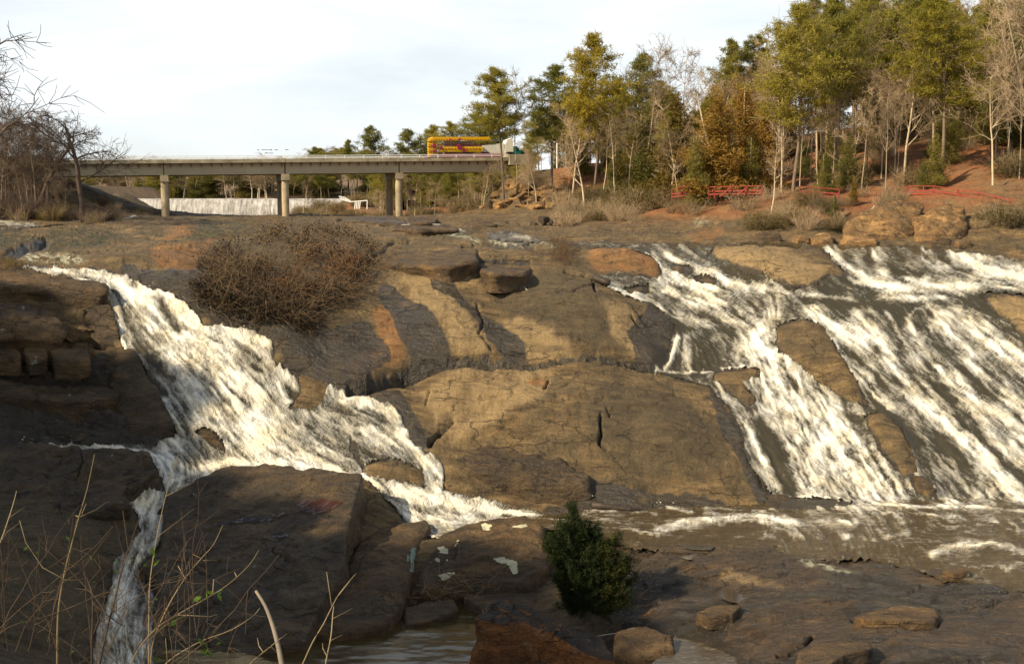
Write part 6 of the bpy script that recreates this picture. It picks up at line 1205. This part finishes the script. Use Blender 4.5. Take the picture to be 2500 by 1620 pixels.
# ---------------------------------------------------------------- tangled vine thicket in the middle
def quads_leaf(name, C, size, mat, seed=0):
    r = np.random.default_rng(seed); n = len(C); a = r.normal(size=(n, 3)); a /= np.linalg.norm(a, axis=1, keepdims=True); b_ = np.cross(a, r.normal(size=(n, 3))); b_ /= np.linalg.norm(b_, axis=1, keepdims=True)
    s = size * r.uniform(.5, 1.2, (n, 1)); V = np.stack([C - a * s, C + b_ * s * .5, C + a * s, C - b_ * s * .5], 1).reshape(-1, 3); return np_mesh(name, V, np.arange(n * 4).reshape(-1, 4), mat, False)
def in_poly(poly, u, v):
    c = False; n = len(poly)
    for i in range(n):
        x1, y1 = poly[i]; x2, y2 = poly[(i + 1) % n]
        if (y1 > v) != (y2 > v) and u < (x2 - x1) * (v - y1) / (y2 - y1) + x1: c = not c
    return c
def thicket(name, poly, n, depth, label, cat, stemmat, leaves, seed, seg=.32, steps=8, rad=(.012, .028), grav=-.03, mound=1.2):
    r = np.random.default_rng(seed); us, vs = [p[0] for p in poly], [p[1] for p in poly]; S = []; base = []; tries = 0
    cu_, cv_ = np.mean(us), np.mean(vs)
    while len(base) < n and tries < n * 9:
        tries += 1; u, v = r.uniform(min(us), max(us)), r.uniform(min(vs), max(vs))
        if not in_poly(poly, u, v): continue
        if n > 300 and float(fbm2(np.array([u / 38. + seed]), np.array([v / 30.]), 3, 7)[0]) < -.10: continue
        g = on_ground_fast(u, v)
        if g is None: continue
        e_ = 1 - min(1, math.hypot((u - cu_) / (max(us) - min(us)) * 2, (v - cv_) / (max(vs) - min(vs)) * 2)); base.append((g[0], g[1] - r.random() * depth * (.3 + e_), g[2] + r.random() * mound * (.25 + e_) + .1))
    base = np.array(base); o = Vector(base.mean(0)); e = empty(name, o, label, cat)
    for p in base: S += limb(r, p - np.array(o), (r.normal(), r.normal() * .5, r.normal() * .5 + .15), seg * steps * r.uniform(.5, 1.1), r.uniform(*rad), rad[0] * .5, steps, .30, grav)
    link('stems', segs_mesh('stems', S, stemmat, 3), e)
    for (mt, cnt, size, sub) in leaves:
        if sub: idx_ = [i for i, p in enumerate(base) if in_poly(sub, *proj(*p))]
        else: idx_ = list(range(len(base)))
        if not idx_: continue
        C = base[r.choice(idx_, cnt)] - np.array(o) + r.normal(size=(cnt, 3)) * .30; link('leaves', quads_leaf('leaves', C, size, mt, seed + 1), e)
    return e
_yy2 = np.arange(20, 240, .3)
def on_ground_fast(u, v):
    d = P(u, v, 50.0) / 50.0; zg = H(d[0] * _yy2, _yy2); zr = d[2] * _yy2; m_ = zr < zg
    if not m_.any(): return None
    k = int(np.argmax(m_)); return (d[0] * _yy2[k], _yy2[k], float(zg[k]))
VP = [(650,562),(700,545),(790,545),(860,562),(900,590),(935,620),(925,670),(880,705),(850,740),(800,760),(780,800),(740,815),(690,800),(600,780),(520,765),(480,720),(500,680),(480,640),(520,610),(560,590),(620,590)]
VP2 = [(480,690),(560,640),(660,660),(760,700),(800,740),(785,790),(745,818),(690,802),(600,782),(515,762),(470,725)]
M_leafr = leafmat('reddish dead leaves', (.20, .075, .030), .5, .25)
thicket('vine_thicket', VP, 1250, 1.2, 'large tangled thicket of bare brown vines hanging over the rock beside the left falls', 'bush', M_vine,
        [(M_leafo, 5000, .07, None), (M_leafd, 12000, .11, None), (M_leafr, 4500, .065, [(650,640),(800,600),(880,620),(860,700),(700,720),(640,700)]), (M_yl, 300, .07, [(650,555),(760,560),(740,640),(640,640)]), (M_leafb, 2500, .07, None)], 501, .50, 9, (.008, .021), -.07, mound=.6)
thicket('vine_thicket', VP2, 420, .7, 'lower tangle of pale dry vines trailing down the rock from the large thicket', 'bush', M_vine, [(M_leafo, 2600, .075, None), (M_leafd, 5000, .11, None), (M_leafb, 1500, .07, None)], 531, .55, 9, (.008, .019), -.05, mound=.5)
thicket('dry_brush', [(1275,610),(1310,592),(1370,592),(1410,615),(1435,655),(1400,652),(1330,632),(1280,622)], 520, .5, 'low mound of dry brown brush between the middle rock and the orange rock', 'bush', M_vine, [(M_leafb, 700, .05, None)], 502, .2, 6, (.008, .016), .02, .8)
thicket('dry_brush', [(1090,545),(1120,538),(1160,545),(1180,560),(1130,562)], 120, .4, 'small tuft of dry brush on the middle plateau', 'bush', M_vine, [], 503, .18, 5, (.01, .016), .04, .4)
thicket('dry_brush', [(560,545),(660,525),(700,532),(640,560)], 160, .4, 'sparse pale twigs fringing the top left of the vine thicket', 'bush', M_vine, [], 504, .2, 6, (.01, .018), .03, .5)
thicket('root_tangle', [(990,1430),(1080,1395),(1180,1405),(1260,1430),(1150,1470),(1010,1470)], 90, 2.6, 'tangle of bare roots and vines hanging over the face of the lichen rock', 'roots', M_vine, [], 505, .25, 8, (.012, .03), -.03, .8)
thicket('dry_grass', [(1240,1275),(1310,1280),(1330,1370),(1300,1400),(1260,1330)], 260, 1.4, 'tuft of dry grass and stems between the lichen rock and the green cedar', 'grass', M_grass, [], 506, .14, 6, (.004, .009), .02, .9)
def tuft(name, pts, n, h, mat, label, seed):
    r = np.random.default_rng(seed); S = []; o = None
    for (u, v) in pts:
        g = on_ground_fast(u, v)
        if g is None: continue
        if o is None: o = Vector(g); e = empty(name, o, label, 'grass')
        for i in range(n):
            p = np.array(g) - np.array(o) + r.normal(size=3) * np.array([.45, .3, 0]); S += limb(r, p, (r.normal() * .3, r.normal() * .3, 1), h * r.uniform(.5, 1.1), .010, .003, 3, .12, -.03)
    link('blades', segs_mesh('blades', S, mat, 3), e)
tuft('dry_grass', [(5,645),(20,642),(35,646),(45,650),(12,655)], 70, .55, M_grass, 'clump of dry grass at the left edge above the cliff', 511)
tuft('dry_grass', [(140,547),(200,545),(240,548),(300,546),(120,549),(30,556)], 26, .55, M_grass, 'thin row of dry grass along the far left plateau', 512)
tuft('dry_grass', [(360,521),(380,521),(400,521),(340,522)], 40, 1.0, M_grass, 'pale dry grass at the foot of the left bridge pier', 513)
tuft('dry_grass', [(930,522),(960,521),(1000,521),(880,523),(830,523)], 45, 1.0, M_grass, 'dry grass around the foot of the right bridge pier', 514)
for i, (a, b_) in enumerate([(700, 850), (1120, 1250), (1480, 1640)]): tuft('dry_grass', [(a + j * (b_ - a) / 8, 520 if i < 2 else 503) for j in range(9)], 26, .8, M_grass, ['dry grass on the rim before the middle bridge pier', 'dry grass at the foot of the rock pile', 'dry grass where the plateau meets the right wood'][i], 520 + i)
tuft('red_weed', [(848,1470),(846,1440),(850,1410)], 22, 1.1, leafmat('rust red weed', (.22, .06, .03), .3, .2), 'rust red weed growing in the crack right of the largest foreground slab', 515)

# ---------------------------------------------------------------- green cedar in the foreground
r = np.random.default_rng(601); cx, cy = P(1425, 1440, 52.0)[0], 52.0; zb0 = float(P(1415, 1490, 52.0)[2])
e = empty('cedar_tree', (cx, cy, zb0), 'dense dark green young cedar standing alone in the foreground beside the rusty boulder', 'cedar tree')
C = []; TR = limb(r, (0, 0, -.6), (-.12, 0, 1), 5.4, .09, .02, 8, .04, .02)
tips = [(-.7, 5.3, .30), (-.55, 4.7, .55), (-1.1, 4.4, .5), (-.1, 4.3, .55), (-1.5, 3.7, .55), (.1, 3.7, .6), (-.8, 3.6, .7), (-1.7, 3.0, .5), (.9, 3.5, .55), (1.3, 3.2, .5), (.3, 3.0, .7), (-.9, 2.8, .8), (1.9, 2.7, .5), (1.4, 2.3, .7), (-1.3, 2.2, .6), (2.1, 2.0, .4), (.5, 2.1, .8), (-.4, 1.9, .7), (1.6, 1.4, .6), (.9, 1.1, .7), (-1.0, 1.3, .4), (0., 1.0, .6), (1.2, .6, .5), (.3, .5, .5), (-.3, 2.6, .8), (.8, 2.7, .7)]
tips += [(2.3, 1.5, .4), (2.0, .9, .5), (-1.4, 1.7, .45), (1.6, .3, .5), (-.7, .7, .5), (-1.9, 3.5, .35), (2.4, 2.5, .35), (1.6, 3.7, .35), (.6, 4.3, .35), (0, .2, .8), (1.0, .15, .8), (-.8, .2, .6), (1.8, .2, .5), (.5, .6, .8), (-.4, .5, .6), (1.4, .8, .6)]
for (a, c_, sp_) in tips:
    a *= 1.12
    for j in range(int(16 * sp_ + 3)):
        az = r.random() * 6.283; b0 = np.array([a * .35 + r.normal() * .15, r.normal() * .15, max(.3, c_ - 1.1)]); tp_ = np.array([a + math.cos(az) * sp_ * r.uniform(.2, 1.05), math.sin(az) * sp_ * 1.1, c_ + r.uniform(-.45, .35) * sp_ * 1.6]); d = tp_ - b0; L_ = np.linalg.norm(d)
        Bm = limb(r, b0, d, L_, .016, .005, 5, .10, .10); TR += Bm
        for s2 in Bm[1:]:
            for kk in range(5): w_ = r.random(); C.append(np.array(s2[:3]) * (1 - w_) + np.array(s2[3:6]) * w_ + r.normal(size=3) * .07)
link('trunk', segs_mesh('trunk', TR, M_dk, 4), e); C = np.array(C); lt_ = (C[:, 0] > .9) & (r.random(len(C)) < .6); link('crown', tufts_mesh('crown', C[~lt_], 9, .19, .034, M_cedg, .9, 5, jit=.06), e)
link('crown_tips', tufts_mesh('crown_tips', C[lt_], 9, .19, .034, leafmat('yellow green cedar tips', (.06, .065, .012), .5, .35), .9, 6, jit=.06), e)
thicket('bare_bush', [(1480,1350),(1560,1340),(1600,1400),(1560,1500),(1480,1480)], 160, .6, 'dark leafless bush right of the green cedar in the foreground', 'bush', M_dk, [], 507, .18, 7, (.005, .012), .03, 1.0)

# ---------------------------------------------------------------- saplings and shoots close to the camera, lower left
def c3(p): return (p[0] / 2.301, 950 + p[1] / 2.301)
def c5(p): return (600 + p[0] / 2.38, 1250 + p[1] / 2.38)
M_shoot = barkmat('greenish tan shoots', (.12, .09, .045), (.30, .23, .13)); M_shootd = barkmat('dark shoots', (.03, .022, .014), (.09, .062, .04))
def shoot(main, twigs, y, w0, w1, mat, label, conv=c3, leaves=()):
    pts_ = [Vector(P(*conv(p), y + .12 * i)) for i, p in enumerate(main)]; o = pts_[0]; e = empty('sapling', o, label, 'sapling'); k = y / F / 2
    # ease the corners
    sm = []
    for i in range(len(pts_) - 1):
        for j in range(3): t_ = j / 3; p0_, p1_, p2_, p3_ = pts_[max(i - 1, 0)], pts_[i], pts_[i + 1], pts_[min(i + 2, len(pts_) - 1)]; sm.append(.5 * ((2 * p1_) + (p2_ - p0_) * t_ + (2 * p0_ - 5 * p1_ + 4 * p2_ - p3_) * t_ * t_ + (3 * p1_ - p0_ - 3 * p2_ + p3_) * t_ ** 3))
    sm.append(pts_[-1]); n = len(sm)
    MB().tube([p - o for p in sm], [k * (w0 + (w1 - w0) * i / (n - 1)) for i in range(n)], 7).build('stem', mat, e, True)
    for tw in twigs:
        q = [Vector(P(*conv(p), y + .1 + .1 * i)) - o for i, p in enumerate(tw)]; MB().tube(q, [k * max(1.0, w1 * 1.25) * (1 - .5 * i / len(q)) for i in range(len(q))], 5).build('twig', mat, e, True)
    for lf in leaves:
        q = np.array([P(*conv(lf), y)]) - np.array(o); q = np.repeat(q, 5, 0) + rng.normal(size=(5, 3)) * .04; link('leaf', quads_leaf('leaf', q, .045, M_gl2, int(lf[0])), e)
shoot([(322,1640),(322,1400),(330,1220),(365,1020),(440,730),(490,560),(531,365)], [[(450,715),(540,675),(600,630)],[(442,715),(424,708)],[(362,1066),(240,1000),(145,860),(110,735)],[(358,1068),(430,1070),(490,1055)],[(376,1005),(396,1002)],[(460,700),(485,640)]], 10.5, 5.5, 1.8, M_shoot, 'tall pale straight shoot at the lower left, the longest one, over the dark pitted rock')
shoot([(835,1640),(838,1200),(845,1060),(872,880),(912,680),(960,490),(1006,350)], [[(845,1100),(830,1135)],[(880,830),(1000,740),(1095,665)],[(930,600),(1040,545),(1090,520)]], 10.0, 4.0, 1.2, M_shoot, 'tall thin shoot rising over the left water channel', leaves=[(885,950)])
shoot([(850,1640),(855,1440),(935,1235),(1040,1060),(1130,950),(1200,870),(1252,760)], [[(1135,950),(1082,925)],[(1142,960),(1222,958)],[(1040,1060),(1000,990)]], 9.5, 4.0, 1.8, M_shoot, 'pale curved shoot with a fork, crossing the largest foreground slab')
shoot([(700,1640),(770,1470),(880,1340),(1000,1262),(1190,1155),(1300,1080),(1400,985),(1456,900)], [[(1195,1150),(1200,1065)],[(1330,1052),(1318,1025)],[(1000,1265),(1180,1275),(1220,1262)]], 9.0, 4.5, 2.0, M_shoot, 'long slanting shoot reaching farthest right over the largest foreground slab', leaves=[(1120,1165),(1200,1160),(1005,1260)])
shoot([(860,1640),(940,1530),(1060,1450),(1160,1400),(1300,1350),(1420,1272),(1460,1226)], [[(1200,1385),(1260,1420)],[(940,1530),(930,1395)]], 8.6, 3.5, 1.6, M_shoot, 'low slanting shoot with a few green leaves near the bottom edge', leaves=[(1150,1455),(1180,1450),(900,1525)])
shoot([(1340,1640),(1400,1545),(1480,1475),(1611,1370)], [[(1480,1475),(1455,1440),(1446,1395)],[(1520,1440),(1570,1490)]], 9.0, 3.5, 2.0, M_shoot, 'short slanting twig left of the thick leaning stick')
shoot([(1600,1640),(1578,1520),(1560,1430),(1530,1320),(1490,1215),(1438,1132)], [], 8.0, 15, 8, M_bark, 'thick leaning bare stick standing at the bottom edge, broken at its tip')
shoot([(300,940),(330,881),(390,750),(450,650),(500,550),(548,465),(640,355)], [[(500,548),(482,430),(470,345)],[(540,480),(605,400)]], 9.2, 4.2, 1.6, M_shoot, 'slender forked shoot in front of the crack between the foreground slabs', c5)
shoot([(462,940),(465,870),(495,720),(505,600),(512,545)], [[(508,615),(560,590),(620,556)],[(492,745),(520,730),(558,712)],[(470,830),(448,790),(446,758)]], 9.2, 4.0, 2.2, M_shoot, 'short upright shoot with three side twigs beside the slender forked shoot', c5)
shoot([(515,1640),(518,1400),(522,1180),(500,1090),(470,1030)], [[(522,1200),(620,1280),(700,1330)]], 9.8, 7.5, 3.0, M_shootd, 'dark upright shoot left of the water channel near the bottom')
shoot([(540,1640),(590,1400),(640,1200),(690,1000),(735,860),(790,700)], [[(640,1200),(740,1120),(850,1085)],[(690,1000),(720,900),(690,680)],[(640,1240),(700,1320),(706,1520)]], 9.9, 6.0, 1.5, M_shootd, 'dark branching shoot crossing the water channel')
shoot([(-80,1000),(0,860),(50,720),(75,640),(93,570)], [[(50,720),(140,660)],[(0,860),(40,800),(110,750)]], 8.5, 4.0, 1.5, M_shoot, 'thin shoot at the left edge of the frame, above the bottom left tangle')
shoot([(-60,1420),(60,1330),(210,1290),(380,1230),(560,1150),(600,1120)], [[(210,1290),(240,1180),(300,1100)],[(380,1230),(460,1200)]], 8.8, 3.5, 1.5, M_shootd, 'almost level dark shoot in the bottom left tangle')
r = np.random.default_rng(611); S = []; o = Vector(P(120, 1620, 9.0)); e = empty('twig_tangle', o, 'fine tangle of bare twigs filling the bottom left corner', 'twigs')
for i in range(48):
    u0 = r.uniform(-120, 640) * (r.random() ** .3); v0 = r.uniform(1480, 1700); p = np.array(P(u0, v0, r.uniform(8, 11))) - np.array(o); B = limb(r, p, (r.normal() * .5 + .15, r.normal() * .2, 1), r.uniform(.5, 1.5), .0042, .0018, 7, .10, -.02); S += B
    for j in range(4): s = B[r.integers(1, 7)]; S += limb(r, s[:3], r.normal(size=3) + np.array([.2, 0, .5]), r.uniform(.12, .4), .003, .0014, 3, .15)
link('twigs', segs_mesh('twigs', S, M_shootd, 4), e)
q = np.array([P(r.uniform(0, 560), r.uniform(1300, 1600), r.uniform(8.5, 10.5)) for i in range(26)]) - np.array(o); link('leaves', quads_leaf('leaves', q, .028, M_gl2, 7), e)
